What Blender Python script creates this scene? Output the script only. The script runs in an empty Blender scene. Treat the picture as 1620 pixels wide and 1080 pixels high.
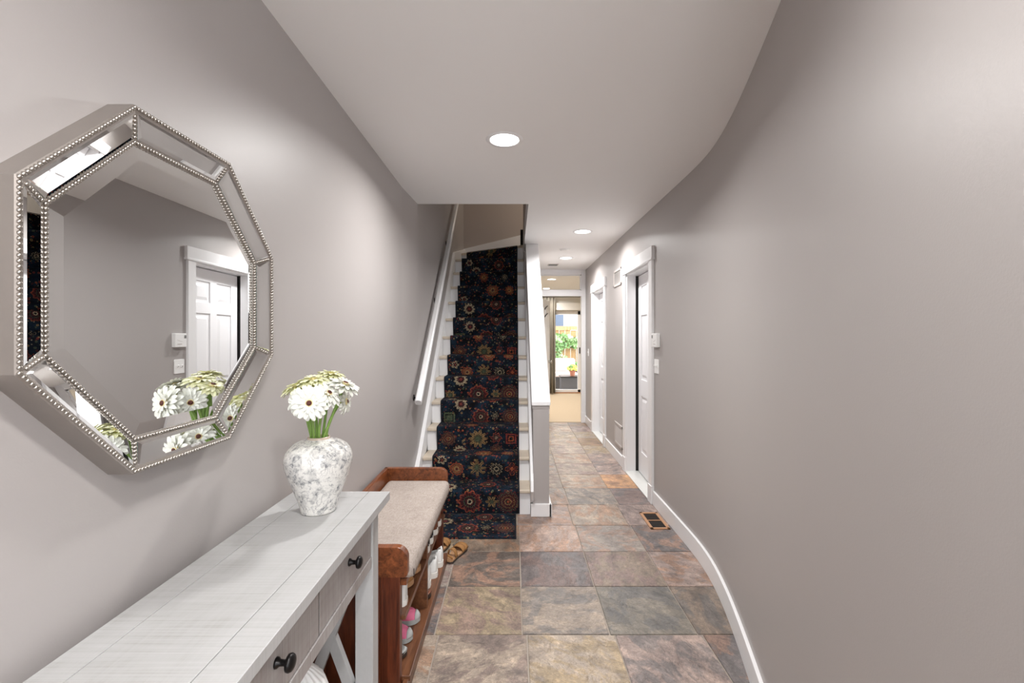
import bpy, math, random
from mathutils import Vector, Matrix, noise as mnoise

random.seed(7)
S = bpy.context.scene
COL = S.collection
PI = math.pi
R = math.radians

# ------------------------------------------------------------------ camera
FPX = 720.0                       # focal length in pixels of the 1620 px wide frame
CAM_H = 1.40
cam = bpy.data.cameras.new('camera')
cam.sensor_width = 36.0
cam.lens = FPX / 1620 * 36
cam.shift_x = -3 / 1620
cam.shift_y = -8 / 1620
cam.clip_start = 0.02
cam_o = bpy.data.objects.new('camera', cam)
COL.objects.link(cam_o)
cam_o.location = (0, 0, CAM_H)
cam_o.rotation_euler = (R(90), 0, 0)
S.camera = cam_o

# ------------------------------------------------------------------ world, sun, exposure
W = bpy.data.worlds.new('sky')
S.world = W
W.use_nodes = True
bg = W.node_tree.nodes['Background']
bg.inputs[0].default_value = (0.90, 0.95, 1.0, 1)
bg.inputs[1].default_value = 3.6
S.view_settings.view_transform = 'Standard'
S.view_settings.look = 'None'
S.view_settings.gamma = 1.0
S.view_settings.exposure = 0.80
S.view_settings.use_curve_mapping = False
try:
    S.cycles.diffuse_bounces = 8
    S.cycles.max_bounces = 14
    S.cycles.glossy_bounces = 6
    S.cycles.transparent_max_bounces = 12
    S.cycles.sample_clamp_indirect = 4.0
except Exception:
    pass
LAMP_W = 17.0                      # watts of one recessed ceiling lamp
LAMP_C = (1.0, 0.982, 0.97)

# ------------------------------------------------------------------ room dimensions (metres)
CEIL = 2.485
XL = -0.815                        # left wall
XR = 1.168                         # right wall, straight part
Y_FAR = 7.40                       # end wall of the hall
Y_ENTRY = -1.9                     # entry wall behind the camera
Y_WELL = 3.73                      # front edge of the stairwell opening
TOP = 4.8                          # ceiling of the upper floor
CURVE = [(7.40, 1.168), (2.98, 1.168), (2.84, 1.165), (2.70, 1.155), (2.58, 1.140), (2.46, 1.118),
         (2.34, 1.094), (2.20, 1.062), (2.05, 1.024), (1.90, 0.984), (1.72, 0.934), (1.47, 0.863),
         (1.0, 0.727), (0.5, 0.582), (0.10, 0.466)]


# ------------------------------------------------------------------ node helpers
def srgb(r, g, b):
    def c(v):
        v /= 255.0
        return v / 12.92 if v <= 0.04045 else ((v + 0.055) / 1.055) ** 2.4
    return (c(r), c(g), c(b), 1.0)


class NT:
    def __init__(self, name):
        self.m = bpy.data.materials.new(name)
        self.m.use_nodes = True
        self.t = self.m.node_tree
        self.b = self.t.nodes['Principled BSDF']

    def n(self, typ, **kw):
        nd = self.t.nodes.new(typ)
        for k, v in kw.items():
            setattr(nd, k, v)
        return nd

    def link(self, a, b):
        self.t.links.new(a, b)

    def setin(self, sock, v):
        if hasattr(v, 'is_output') or hasattr(v, 'links'):
            self.link(v, sock)
        else:
            sock.default_value = v

    def math(self, op, a, b=None, c=None, clamp=False):
        nd = self.n('ShaderNodeMath', operation=op)
        nd.use_clamp = clamp
        self.setin(nd.inputs[0], a)
        if b is not None:
            self.setin(nd.inputs[1], b)
        if c is not None:
            self.setin(nd.inputs[2], c)
        return nd.outputs[0]

    def mix(self, fac, a, b, mode='MIX'):
        nd = self.n('ShaderNodeMix', data_type='RGBA', blend_type=mode)
        self.setin(nd.inputs[0], fac)
        self.setin(nd.inputs[6], a)
        self.setin(nd.inputs[7], b)
        return nd.outputs[2]

    def ramp(self, fac, stops, interp='LINEAR'):
        nd = self.n('ShaderNodeValToRGB')
        cr = nd.color_ramp
        cr.interpolation = interp
        while len(cr.elements) < len(stops):
            cr.elements.new(0.5)
        for e, (p, c) in zip(cr.elements, stops):
            e.position = p
            e.color = c if len(c) == 4 else (*c, 1)
        self.link(fac, nd.inputs[0])
        return nd.outputs[0]

    def coord(self, which='Object', scale=(1, 1, 1), loc=(0, 0, 0), rot=(0, 0, 0)):
        tc = self.n('ShaderNodeTexCoord')
        mp = self.n('ShaderNodeMapping')
        mp.inputs['Scale'].default_value = scale
        mp.inputs['Location'].default_value = loc
        mp.inputs['Rotation'].default_value = rot
        self.link(tc.outputs[which], mp.inputs[0])
        return mp.outputs[0]

    def noise(self, vec, scale, detail=4, rough=0.55, dist=0.0, dim='3D', w=None):
        nd = self.n('ShaderNodeTexNoise', noise_dimensions=dim)
        self.link(vec, nd.inputs['Vector'])
        nd.inputs['Scale'].default_value = scale
        nd.inputs['Detail'].default_value = detail
        nd.inputs['Roughness'].default_value = rough
        nd.inputs['Distortion'].default_value = dist
        if w is not None:
            self.link(w, nd.inputs['W'])
        return nd.outputs[0]

    def voronoi(self, vec, scale, feature='F1'):
        nd = self.n('ShaderNodeTexVoronoi', feature=feature)
        self.link(vec, nd.inputs['Vector'])
        nd.inputs['Scale'].default_value = scale
        return nd

    def bump(self, h, strength=0.2, dist=0.01):
        nd = self.n('ShaderNodeBump')
        nd.inputs['Strength'].default_value = strength
        nd.inputs['Distance'].default_value = dist
        self.link(h, nd.inputs['Height'])
        self.link(nd.outputs[0], self.b.inputs['Normal'])

    def base(self, v, rough=0.5, metal=0.0, spec=None):
        self.setin(self.b.inputs['Base Color'], v)
        self.setin(self.b.inputs['Roughness'], rough)
        self.b.inputs['Metallic'].default_value = metal
        if spec is not None:
            self.b.inputs['Specular IOR Level'].default_value = spec
        return self


def plain(name, col, rough=0.5, metal=0.0, spec=None, grain=0.0, gscale=30.0, bump=0.0, bscale=200.0, bdist=0.002):
    t = NT(name)
    c = col
    if grain:
        v = t.coord()
        f = t.noise(v, gscale, 4)
        c = t.mix(f, tuple(x * (1 - grain) for x in col[:3]) + (1,), tuple(min(1, x * (1 + grain)) for x in col[:3]) + (1,))
    t.base(c, rough, metal, spec)
    if bump:
        v = t.coord()
        t.bump(t.noise(v, bscale, 2), bump, bdist)
    return t.m


M = {}
M['wall'] = plain('wall_paint', srgb(170, 165, 163), 0.42, grain=0.025, gscale=1.6, bump=0.10, bscale=260, bdist=0.0015)
M['well'] = plain('stairwell_paint', srgb(182, 172, 166), 0.5, grain=0.03, gscale=2, bump=0.1, bscale=260, bdist=0.0015)
M['ceil'] = plain('ceiling_paint', srgb(242, 241, 240), 0.7, bump=0.05, bscale=220, bdist=0.001)
M['trim'] = plain('white_trim_paint', srgb(236, 236, 237), 0.32, bump=0.03, bscale=120, bdist=0.001)
M['door'] = plain('white_door_paint', srgb(234, 234, 236), 0.36, bump=0.03, bscale=90, bdist=0.001)
M['cream'] = plain('cream_paint', srgb(224, 221, 214), 0.6, bump=0.05, bscale=200, bdist=0.001)
M['grout'] = plain('grout', srgb(158, 148, 138), 0.85, grain=0.18, gscale=40, bump=0.2, bscale=300)
M['dark'] = plain('gap_shade', srgb(38, 36, 35), 0.8)  # near black stands in for the shade in gaps and openings
M['black'] = plain('oil_rubbed_bronze', srgb(30, 28, 28), 0.35, 0.6)
M['white_plastic'] = plain('white_plastic', srgb(240, 240, 239), 0.35)
M['grey_plastic'] = plain('grey_plastic', srgb(120, 122, 120), 0.4)
M['nickel'] = plain('brushed_nickel', srgb(190, 186, 180), 0.3, 1.0)
M['vent'] = plain('painted_grille', srgb(196, 189, 185), 0.45)
M['tread'] = plain('worn_painted_tread', srgb(205, 192, 174), 0.5, grain=0.10, gscale=14, bump=0.08, bscale=80)
M['sill'] = plain('pale_stone_sill', srgb(214, 215, 212), 0.3, grain=0.06, gscale=18)
M['carpet'] = plain('tan_carpet', srgb(204, 184, 156), 0.95, grain=0.08, gscale=60, bump=0.5, bscale=500, bdist=0.004)
M['curtain'] = plain('olive_grey_curtain', srgb(136, 129, 116), 0.85, grain=0.12, gscale=25)
M['patio'] = plain('patio_concrete', srgb(168, 158, 146), 0.9, grain=0.12, gscale=9)
M['wicker'] = plain('dark_wicker', srgb(56, 54, 56), 0.6, grain=0.4, gscale=70, bump=0.6, bscale=90, bdist=0.01)
M['out_cushion'] = plain('pale_pink_cushion', srgb(216, 200, 194), 0.9, grain=0.06, gscale=12, bump=0.1, bscale=200)
M['siding'] = plain('white_siding', srgb(238, 240, 242), 0.55, grain=0.03, gscale=8)
M['blue_pane'] = plain('dark_blue_pane', srgb(74, 88, 108), 0.15)
M['terracotta'] = plain('terracotta', srgb(168, 104, 78), 0.8, grain=0.1, gscale=40)
M['yellow_petal'] = plain('yellow_petal', srgb(226, 214, 84), 0.7, grain=0.15, gscale=60)
M['stem'] = plain('green_stem', srgb(124, 156, 76), 0.5, grain=0.25, gscale=28)
M['sepal'] = plain('yellow_green_sepal', srgb(170, 172, 84), 0.6, grain=0.2, gscale=80)
M['flower_eye'] = plain('dark_flower_eye', srgb(84, 44, 36), 0.8, grain=0.4, gscale=300, bump=0.6, bscale=500)
M['flower_ring'] = plain('pale_flower_ring', srgb(226, 208, 150), 0.8, grain=0.15, gscale=300, bump=0.6, bscale=500)
M['shoe_white'] = plain('white_shoe_leather', srgb(226, 226, 224), 0.5, grain=0.05, gscale=40)
M['shoe_grey'] = plain('grey_shoe_canvas', srgb(168, 170, 168), 0.7, grain=0.1, gscale=50)
M['shoe_brown'] = plain('brown_shoe_leather', srgb(112, 62, 38), 0.45, grain=0.15, gscale=30)
M['shoe_tan'] = plain('tan_shoe_suede', srgb(150, 106, 58), 0.75, grain=0.15, gscale=40)
M['shoe_black'] = plain('black_shoe_canvas', srgb(26, 25, 28), 0.6)
M['shoe_pink'] = plain('pink_shoe_canvas', srgb(222, 112, 146), 0.6, grain=0.08, gscale=60)
M['sole_white'] = plain('white_rubber_sole', srgb(222, 220, 214), 0.55)
M['sole_dark'] = plain('dark_rubber_sole', srgb(54, 44, 38), 0.6)
M['sole_tan'] = plain('cork_sole', srgb(168, 128, 92), 0.7, grain=0.15, gscale=120)
M['lining'] = plain('shoe_lining', srgb(92, 84, 80), 0.9)
M['champagne'] = plain('champagne_frame', srgb(164, 157, 151), 0.36, 0.75, grain=0.06, gscale=30)
M['bead'] = plain('antique_silver_bead', srgb(176, 170, 163), 0.30, 1.0)
M['register'] = plain('register_wood', srgb(178, 132, 96), 0.5, grain=0.14, gscale=40)


def mat_mirror():
    t = NT('silvered_mirror')
    t.base((0.87, 0.885, 0.885, 1), 0.004, 1.0)
    return t.m


def mat_edge():
    t = NT('green_mirror_edge')
    t.base(srgb(20, 96, 92), 0.12, 0.2)
    return t.m


def mat_glass(name, rough=0.0, tint=(1, 1, 1, 1)):
    t = NT(name)
    t.t.nodes.remove(t.b)
    out = t.t.nodes['Material Output']
    tr = t.n('ShaderNodeBsdfTransparent')
    tr.inputs[0].default_value = tint
    gl = t.n('ShaderNodeBsdfGlossy')
    gl.inputs['Roughness'].default_value = rough
    fr = t.n('ShaderNodeFresnel')
    fr.inputs[0].default_value = 1.45
    mx = t.n('ShaderNodeMixShader')
    t.link(fr.outputs[0], mx.inputs[0])
    t.link(tr.outputs[0], mx.inputs[1])
    t.link(gl.outputs[0], mx.inputs[2])
    t.link(mx.outputs[0], out.inputs[0])
    return t.m


def mat_emit(name, col, strength):
    t = NT(name)
    t.b.inputs['Base Color'].default_value = (0.9, 0.9, 0.9, 1)
    t.b.inputs['Emission Color'].default_value = col
    t.b.inputs['Emission Strength'].default_value = strength
    return t.m


def mat_slate():
    t = NT('slate_tile')
    oi = t.n('ShaderNodeObjectInfo')
    w = t.math('MULTIPLY', oi.outputs['Random'], 60.0)
    v = t.coord()
    # cleft direction of each stone
    vr = t.n('ShaderNodeVectorRotate', rotation_type='Z_AXIS')
    t.link(v, vr.inputs['Vector'])
    t.link(t.math('MULTIPLY', oi.outputs['Random'], 41.0), vr.inputs['Angle'])
    vs = t.n('ShaderNodeMapping')
    vs.inputs['Scale'].default_value = (1.0, 1.55, 1.0)
    t.link(vr.outputs[0], vs.inputs[0])
    sv = vs.outputs[0]
    big = t.noise(sv, 4.0, 6, 0.62, 1.4, '4D', w)
    mid = t.noise(sv, 15, 9, 0.78, 0.7, '4D', w)
    fine = t.noise(v, 70, 6, 0.75, 0.6, '4D', w)
    blot = t.noise(sv, 3.0, 5, 0.6, 2.2, '4D', t.math('ADD', w, 13.0))
    col = oi.outputs['Color']
    # second tint of each stone: rust, ochre, plum or blue grey, picked by the stone itself
    tint = t.ramp(oi.outputs['Random'], [(0.0, srgb(158, 118, 90)), (0.22, srgb(132, 108, 106)), (0.42, srgb(158, 136, 98)),
                                         (0.62, srgb(98, 98, 100)), (0.82, srgb(162, 126, 106)), (0.95, srgb(112, 96, 94))], 'CONSTANT')
    f1 = t.math('MULTIPLY', t.ramp(blot, [(0.48, (0, 0, 0)), (0.55, (1, 1, 1))]), 0.60)
    c = t.mix(f1, col, tint)
    val = t.ramp(big, [(0.30, (0.46, 0.46, 0.48)), (0.46, (0.88, 0.88, 0.88)), (0.56, (1.06, 1.06, 1.05)), (0.70, (1.5, 1.47, 1.42))])
    c = t.mix(1.0, c, val, 'MULTIPLY')
    val2 = t.ramp(mid, [(0.32, (0.55, 0.55, 0.56)), (0.5, (0.98, 0.98, 0.98)), (0.68, (1.38, 1.36, 1.33))])
    c = t.mix(0.8, c, val2, 'MULTIPLY')
    val3 = t.ramp(fine, [(0.3, (0.66, 0.66, 0.66)), (0.65, (1.22, 1.22, 1.22))])
    c = t.mix(1.0, c, val3, 'MULTIPLY')
    # thin cleft lines
    cl = t.noise(sv, 5.0, 8, 0.64, 2.0, '4D', t.math('ADD', w, 29.0))
    edge = t.math('ABSOLUTE', t.math('SUBTRACT', cl, 0.5))
    edge2 = t.math('ABSOLUTE', t.math('SUBTRACT', cl, 0.585))
    edge = t.math('MINIMUM', edge, edge2)
    terr = t.ramp(cl, [(0.0, (0.80, 0.79, 0.78)), (0.42, (0.98, 0.98, 0.98)), (0.5, (1.10, 1.09, 1.07)), (0.585, (0.90, 0.90, 0.91)), (0.66, (1.16, 1.13, 1.08))], 'CONSTANT')
    c = t.mix(0.75, c, terr, 'MULTIPLY')
    line = t.ramp(edge, [(0.0, (1, 1, 1)), (0.008, (0.0, 0.0, 0.0))])
    c = t.mix(t.math('MULTIPLY', line, 0.55), c, srgb(66, 57, 52))
    rough = t.math('ADD', t.math('MULTIPLY', mid, 0.30), 0.26)
    t.base(c, rough, 0.0, 0.5)
    step = t.ramp(cl, [(0.40, (0.2, 0.2, 0.2)), (0.43, (0.4, 0.4, 0.4)), (0.52, (0.45, 0.45, 0.45)), (0.54, (0.7, 0.7, 0.7)), (0.63, (0.75, 0.75, 0.75)), (0.65, (1, 1, 1))])
    h = t.math('ADD', t.math('MULTIPLY', step, 0.6), t.math('MULTIPLY', mid, 0.45))
    h = t.math('ADD', h, t.math('MULTIPLY', fine, 0.12))
    t.bump(h, 0.7, 0.007)
    return t.m


def mat_wood(name, dark, light, scale=(1.2, 14, 14), rough=0.35, contrast=(0.35, 0.68), bump=0.05):
    t = NT(name)
    v = t.coord('Object', scale)
    a = t.noise(v, 2.6, 6, 0.6, 1.0)
    b = t.noise(v, 11, 4, 0.6)
    f = t.math('ADD', t.math('MULTIPLY', a, 0.75), t.math('MULTIPLY', b, 0.25))
    c = t.ramp(f, [(contrast[0], dark), (contrast[1], light)])
    t.base(c, rough)
    t.bump(f, bump, 0.003)
    return t.m


def mat_whitewash(name, lo, mid, hi):
    t = NT(name)
    v = t.coord('Object')
    vl = t.coord('Object', (40, 1.6, 40))
    vc = t.coord('Object', (1.5, 90, 1.5))
    vx = t.coord('Object', (120, 3, 3))
    a = t.noise(vl, 1.4, 5, 0.6)
    b = t.noise(vc, 2.2, 3, 0.6)
    d = t.noise(v, 3.2, 5, 0.6, 0.6)
    e = t.noise(vx, 2.0, 3, 0.6)
    f = t.math('ADD', t.math('MULTIPLY', a, 0.12), t.math('MULTIPLY', b, 0.34))
    f = t.math('ADD', f, t.math('MULTIPLY', d, 0.44))
    f = t.math('ADD', f, t.math('MULTIPLY', e, 0.10))
    c = t.ramp(f, [(0.34, lo), (0.45, mid), (0.58, hi)])
    t.base(c, 0.48)
    t.bump(f, 0.10, 0.002)
    return t.m


def mat_linen():
    t = NT('beige_linen')
    v = t.coord('Object')
    a = t.noise(t.coord('Object', (420, 60, 60)), 1, 3)
    b = t.noise(t.coord('Object', (60, 420, 60)), 1, 3)
    d = t.noise(v, 7, 4)
    f = t.math('ADD', t.math('MULTIPLY', a, 0.4), t.math('MULTIPLY', b, 0.4))
    f = t.math('ADD', f, t.math('MULTIPLY', d, 0.2))
    c = t.ramp(f, [(0.36, srgb(140, 129, 121)), (0.5, srgb(166, 155, 147)), (0.64, srgb(183, 173, 166))])
    t.base(c, 0.95, 0, 0.2)
    t.bump(f, 0.25, 0.002)
    return t.m


def mat_toile():
    t = NT('toile_glaze')
    v = t.coord('Object')
    blot = t.noise(v, 13, 2, 0.5, 1.8)
    blot2 = t.noise(v, 27, 3, 0.6, 2.2)
    petals = t.voronoi(v, 62)
    hatch = t.noise(v, 150, 3, 0.7)
    vines = t.math('ABSOLUTE', t.math('SUBTRACT', t.noise(v, 19, 2, 0.5, 1.8), 0.5))
    twig = t.math('ABSOLUTE', t.math('SUBTRACT', t.noise(v, 41, 2, 0.5, 1.2), 0.5))
    m1 = t.ramp(blot, [(0.495, (0, 0, 0)), (0.535, (1, 1, 1))])
    pm = t.ramp(petals.outputs['Distance'], [(0.22, (1, 1, 1)), (0.50, (0.42, 0.42, 0.42))])
    m2 = t.ramp(blot2, [(0.55, (0, 0, 0)), (0.585, (1, 1, 1))])
    m3 = t.ramp(vines, [(0.012, (1, 1, 1)), (0.024, (0, 0, 0))])
    m4 = t.ramp(twig, [(0.010, (1, 1, 1)), (0.022, (0, 0, 0))])
    shade = t.math('ADD', t.math('MULTIPLY', t.math('MULTIPLY', m1, pm), 0.66), t.math('MULTIPLY', m2, 0.40))
    shade = t.math('ADD', shade, t.math('MULTIPLY', m3, 0.34))
    shade = t.math('ADD', shade, t.math('MULTIPLY', m4, 0.26))
    shade = t.math('MULTIPLY', shade, t.math('ADD', t.math('MULTIPLY', hatch, 1.2), 0.28), clamp=True)
    c = t.mix(t.math('MULTIPLY', shade, 0.9), srgb(222, 220, 215), srgb(108, 110, 115))
    # unglazed lip
    sep = t.n('ShaderNodeSeparateXYZ')
    t.link(v, sep.inputs[0])
    lip = t.math('GREATER_THAN', sep.outputs[2], 0.2250)
    c = t.mix(lip, c, srgb(188, 172, 156))
    t.base(c, 0.16, 0.0, 0.5)
    return t.m


def mat_petal():
    t = NT('white_gerbera_petal')
    v = t.coord('Object')
    a = t.noise(t.coord('Object', (8, 140, 8)), 1.5, 3)
    c = t.ramp(a, [(0.3, srgb(214, 216, 202)), (0.7, srgb(232, 232, 228))])
    t.base(c, 0.6)
    t.b.inputs['Subsurface Weight'].default_value = 0.0
    return t.m


def mat_petal_cream():
    t = NT('cream_gerbera_petal')
    a = t.noise(t.coord('Object', (8, 140, 8)), 1.5, 3)
    c = t.ramp(a, [(0.3, srgb(224, 225, 176)), (0.7, srgb(236, 236, 212))])
    t.base(c, 0.6)
    return t.m


def mat_leaf():
    t = NT('ivy_leaf')
    v = t.coord('Object')
    a = t.noise(v, 2.2, 4)
    c = t.ramp(a, [(0.3, srgb(66, 104, 56)), (0.48, srgb(112, 150, 84)), (0.64, srgb(196, 212, 170))])
    t.base(c, 0.5)
    return t.m


def mat_runner():
    t = NT('oriental_runner_pile')
    uvn = t.n('ShaderNodeUVMap')
    sep = t.n('ShaderNodeSeparateXYZ')
    t.link(uvn.outputs[0], sep.inputs[0])
    P = 1.648
    u = sep.outputs[0]
    vv = t.math('MODULO', t.math('ADD', sep.outputs[1], P * 2), P)
    comb = t.n('ShaderNodeCombineXYZ')
    t.link(u, comb.inputs[0])
    t.link(vv, comb.inputs[1])
    uv = comb.outputs[0]
    wob = t.n('ShaderNodeTexNoise')
    t.link(uvn.outputs[0], wob.inputs['Vector'])
    wob.inputs['Scale'].default_value = 55
    wob.inputs['Detail'].default_value = 3
    ws = t.n('ShaderNodeSeparateColor')
    t.link(wob.outputs['Color'], ws.inputs[0])
    u0 = u
    u = t.math('ADD', u, t.math('MULTIPLY', t.math('SUBTRACT', ws.outputs[0], 0.5), 0.020))
    vv = t.math('ADD', vv, t.math('MULTIPLY', t.math('SUBTRACT', ws.outputs[1], 0.5), 0.020))
    knots = t.noise(uvn.outputs[0], 190, 2, 0.6)
    drop = t.math('ADD', t.math('MULTIPLY', t.math('ADD', ws.outputs[2], knots), 1.15), -0.42, clamp=True)
    navy, dnavy, teal = srgb(21, 29, 40), srgb(18, 18, 21), srgb(30, 48, 64)
    rust, red, maroon = srgb(164, 84, 54), srgb(128, 56, 48), srgb(84, 40, 40)
    gold, cream, moss, ink = srgb(156, 126, 84), srgb(192, 176, 144), srgb(84, 94, 72), srgb(17, 16, 20)
    g = t.noise(uvn.outputs[0], 9, 4, 0.6)
    col = t.ramp(g, [(0.36, dnavy), (0.5, navy), (0.66, teal)])
    # scattered small blossoms
    for sc, thr, stops, jit in ((26, 0.26, [(0, gold), (0.3, red), (0.5, maroon), (0.68, moss), (0.85, rust)], 0.0),
                                (34, 0.30, [(0, maroon), (0.3, moss), (0.5, dnavy), (0.7, red), (0.85, gold)], 0.71),
                                (60, 0.26, [(0, rust), (0.25, dnavy), (0.5, cream), (0.62, red), (0.8, moss)], 0.37)):
        mp = t.n('ShaderNodeMapping')
        mp.inputs['Location'].default_value = (jit, jit * 2, 0)
        t.link(uv, mp.inputs[0])
        vo = t.voronoi(mp.outputs[0], sc)
        s2 = t.n('ShaderNodeSeparateColor')
        t.link(vo.outputs['Color'], s2.inputs[0])
        cc = t.ramp(s2.outputs[0], stops, 'CONSTANT')
        on = t.math('MULTIPLY', t.math('LESS_THAN', vo.outputs['Distance'], thr), t.math('GREATER_THAN', s2.outputs[1], 0.35))
        eye = t.math('LESS_THAN', vo.outputs['Distance'], thr * 0.38)
        cc = t.mix(eye, cc, ink)
        col = t.mix(t.math('MULTIPLY', on, 0.72), col, cc)

    def medal(col, cx, cy, r, petals, stops, lobe=0.12, sy=1.0, square=False):
        dx = t.math('SUBTRACT', u, cx)
        dy = t.math('MULTIPLY', t.math('SUBTRACT', vv, cy), sy)
        if square:
            rho = t.math('DIVIDE', t.math('MAXIMUM', t.math('ABSOLUTE', dx), t.math('ABSOLUTE', dy)), r)
        else:
            ln = t.math('SQRT', t.math('ADD', t.math('MULTIPLY', dx, dx), t.math('MULTIPLY', dy, dy)))
            th = t.math('ARCTAN2', dy, dx)
            lob = t.math('MULTIPLY', t.math('COSINE', t.math('MULTIPLY', th, float(petals))), lobe * 0.7)
            rho = t.math('DIVIDE', ln, t.math('MULTIPLY', t.math('ADD', lob, 1.0), r))
        c = t.ramp(rho, stops, 'CONSTANT')
        if not square:
            sp = t.math('GREATER_THAN', t.math('COSINE', t.math('MULTIPLY', th, float(petals * 2))), 0.45)
            band = t.math('MULTIPLY', t.math('GREATER_THAN', rho, 0.42), t.math('LESS_THAN', rho, 0.90))
            c = t.mix(t.math('MULTIPLY', t.math('MULTIPLY', sp, band), 0.75), c, ink)
        return t.mix(t.math('MULTIPLY', t.math('LESS_THAN', rho, 1.0), drop), col, c)

    rose = [(0, ink), (0.14, cream), (0.24, maroon), (0.40, ink), (0.48, moss), (0.56, maroon), (0.80, red), (0.93, rust)]
    wheel = [(0, rust), (0.12, ink), (0.22, gold), (0.30, maroon), (0.52, gold), (0.58, maroon), (0.78, moss), (0.86, maroon)]
    orange = [(0, maroon), (0.2, gold), (0.42, rust), (0.62, gold), (0.72, maroon), (0.82, rust)]
    fan = [(0, red), (0.22, ink), (0.36, maroon), (0.5, cream), (0.86, ink)]
    green = [(0, moss), (0.30, ink), (0.38, moss), (0.46, gold), (0.9, ink)]
    sq = [(0, ink), (0.25, rust), (0.45, ink), (0.62, red), (0.9, ink)]
    dots = [(0, ink), (0.2, cream), (0.3, ink), (0.55, cream), (0.64, ink), (0.9, dnavy)]
    tree = [(0, rust), (0.3, ink), (0.42, red), (0.55, ink), (0.7, rust), (0.82, ink)]
    k = 0.412
    for args in (
        (0.33, 0.10, 0.086, 10, rose), (0.63, 0.10, 0.090, 14, wheel), (0.16, 0.245, 0.070, 11, fan, 0.22),
        (0.47, 0.30, 0.062, 9, rose), (0.50, 0.10, 0.042, 6, green, 0.5), (0.06, 0.09, 0.05, 7, green, 0.3),
        (0.20, k + 0.11, 0.056, 12, orange), (0.37, k + 0.12, 0.062, 8, green, 0.55), (0.53, k + 0.11, 0.072, 12, dots, 0.30),
        (0.66, k + 0.11, 0.060, 4, tree, 0.35), (0.42, k + 0.30, 0.068, 12, orange), (0.08, k + 0.19, 0.040, 5, fan, 0.4),
        (0.62, k + 0.30, 0.05, 10, orange, 0.2),
        (0.10, 2 * k + 0.13, 0.066, 12, wheel, 0.16), (0.36, 2 * k + 0.13, 0.078, 10, green, 0.35), (0.65, 2 * k + 0.13, 0.052, 4, sq, 0, 1.0, True),
        (0.20, 2 * k + 0.01, 0.060, 11, fan, 0.22), (0.52, 2 * k + 0.02, 0.058, 10, wheel, 0.15), (0.52, 2 * k + 0.14, 0.040, 6, rose, 0.3),
        (0.30, 2 * k + 0.30, 0.050, 9, orange, 0.2), (0.56, 2 * k + 0.30, 0.050, 8, dots, 0.35),
        (0.08, 3 * k + 0.09, 0.058, 4, [(0, moss), (0.5, dnavy), (0.62, moss), (0.9, ink)], 0, 1.0, True), (0.37, 3 * k + 0.10, 0.072, 10, rose),
        (0.64, 3 * k + 0.10, 0.076, 14, wheel), (0.19, 3 * k + 0.22, 0.062, 11, fan, 0.25), (0.50, 3 * k + 0.11, 0.045, 6, dots, 0.5),
        (0.48, 3 * k + 0.30, 0.060, 10, rose), (0.10, 3 * k + 0.33, 0.045, 6, fan, 0.3)):
        col = medal(col, *args)
    # bound edge and worn pile
    ed = t.math('ABSOLUTE', t.math('SUBTRACT', u0, 0.36))
    col = t.mix(t.math('GREATER_THAN', ed, 0.349), col, srgb(36, 38, 44))
    wear = t.noise(uvn.outputs[0], 70, 4, 0.7)
    col = t.mix(0.85, col, t.ramp(wear, [(0.3, (0.52, 0.52, 0.52)), (0.65, (1.2, 1.2, 1.2))]), 'MULTIPLY')
    t.base(col, 0.95, 0, 0.15)
    t.bump(t.noise(uvn.outputs[0], 420, 2), 0.3, 0.003)
    return t.m


M['mirror'] = mat_mirror()
M['mirror_edge'] = mat_edge()
M['glass'] = mat_glass('clear_glass')
M['slate'] = mat_slate()
M['mahogany'] = mat_wood('mahogany', srgb(76, 38, 20), srgb(146, 84, 48), (14, 1.2, 14), 0.28)
M['mahogany_v'] = mat_wood('mahogany_upright', srgb(58, 26, 16), srgb(116, 58, 34), (14, 14, 1.2), 0.28)
M['walnut'] = mat_wood('walnut_shelf', srgb(74, 44, 28), srgb(124, 80, 52), (14, 1.2, 14), 0.35)
M['fence'] = mat_wood('fence_cedar', srgb(150, 112, 70), srgb(206, 168, 120), (10, 10, 1.2), 0.8)
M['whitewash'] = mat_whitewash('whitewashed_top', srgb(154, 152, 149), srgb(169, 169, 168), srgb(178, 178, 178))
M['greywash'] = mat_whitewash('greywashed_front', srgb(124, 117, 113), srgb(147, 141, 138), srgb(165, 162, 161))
M['linen'] = mat_linen()
M['toile'] = mat_toile()
M['petal'] = mat_petal()
M['petal_cream'] = mat_petal_cream()
M['leaf'] = mat_leaf()
M['runner'] = mat_runner()
M['globe'] = mat_emit('fill_globe', (0.99, 0.99, 1.0, 1), 44.0)  # glow of the added pendant, fills the hall from behind the camera
M['lens'] = mat_emit('lit_lamp_lens', (1.0, 0.97, 0.93, 1), 7.0)


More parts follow.
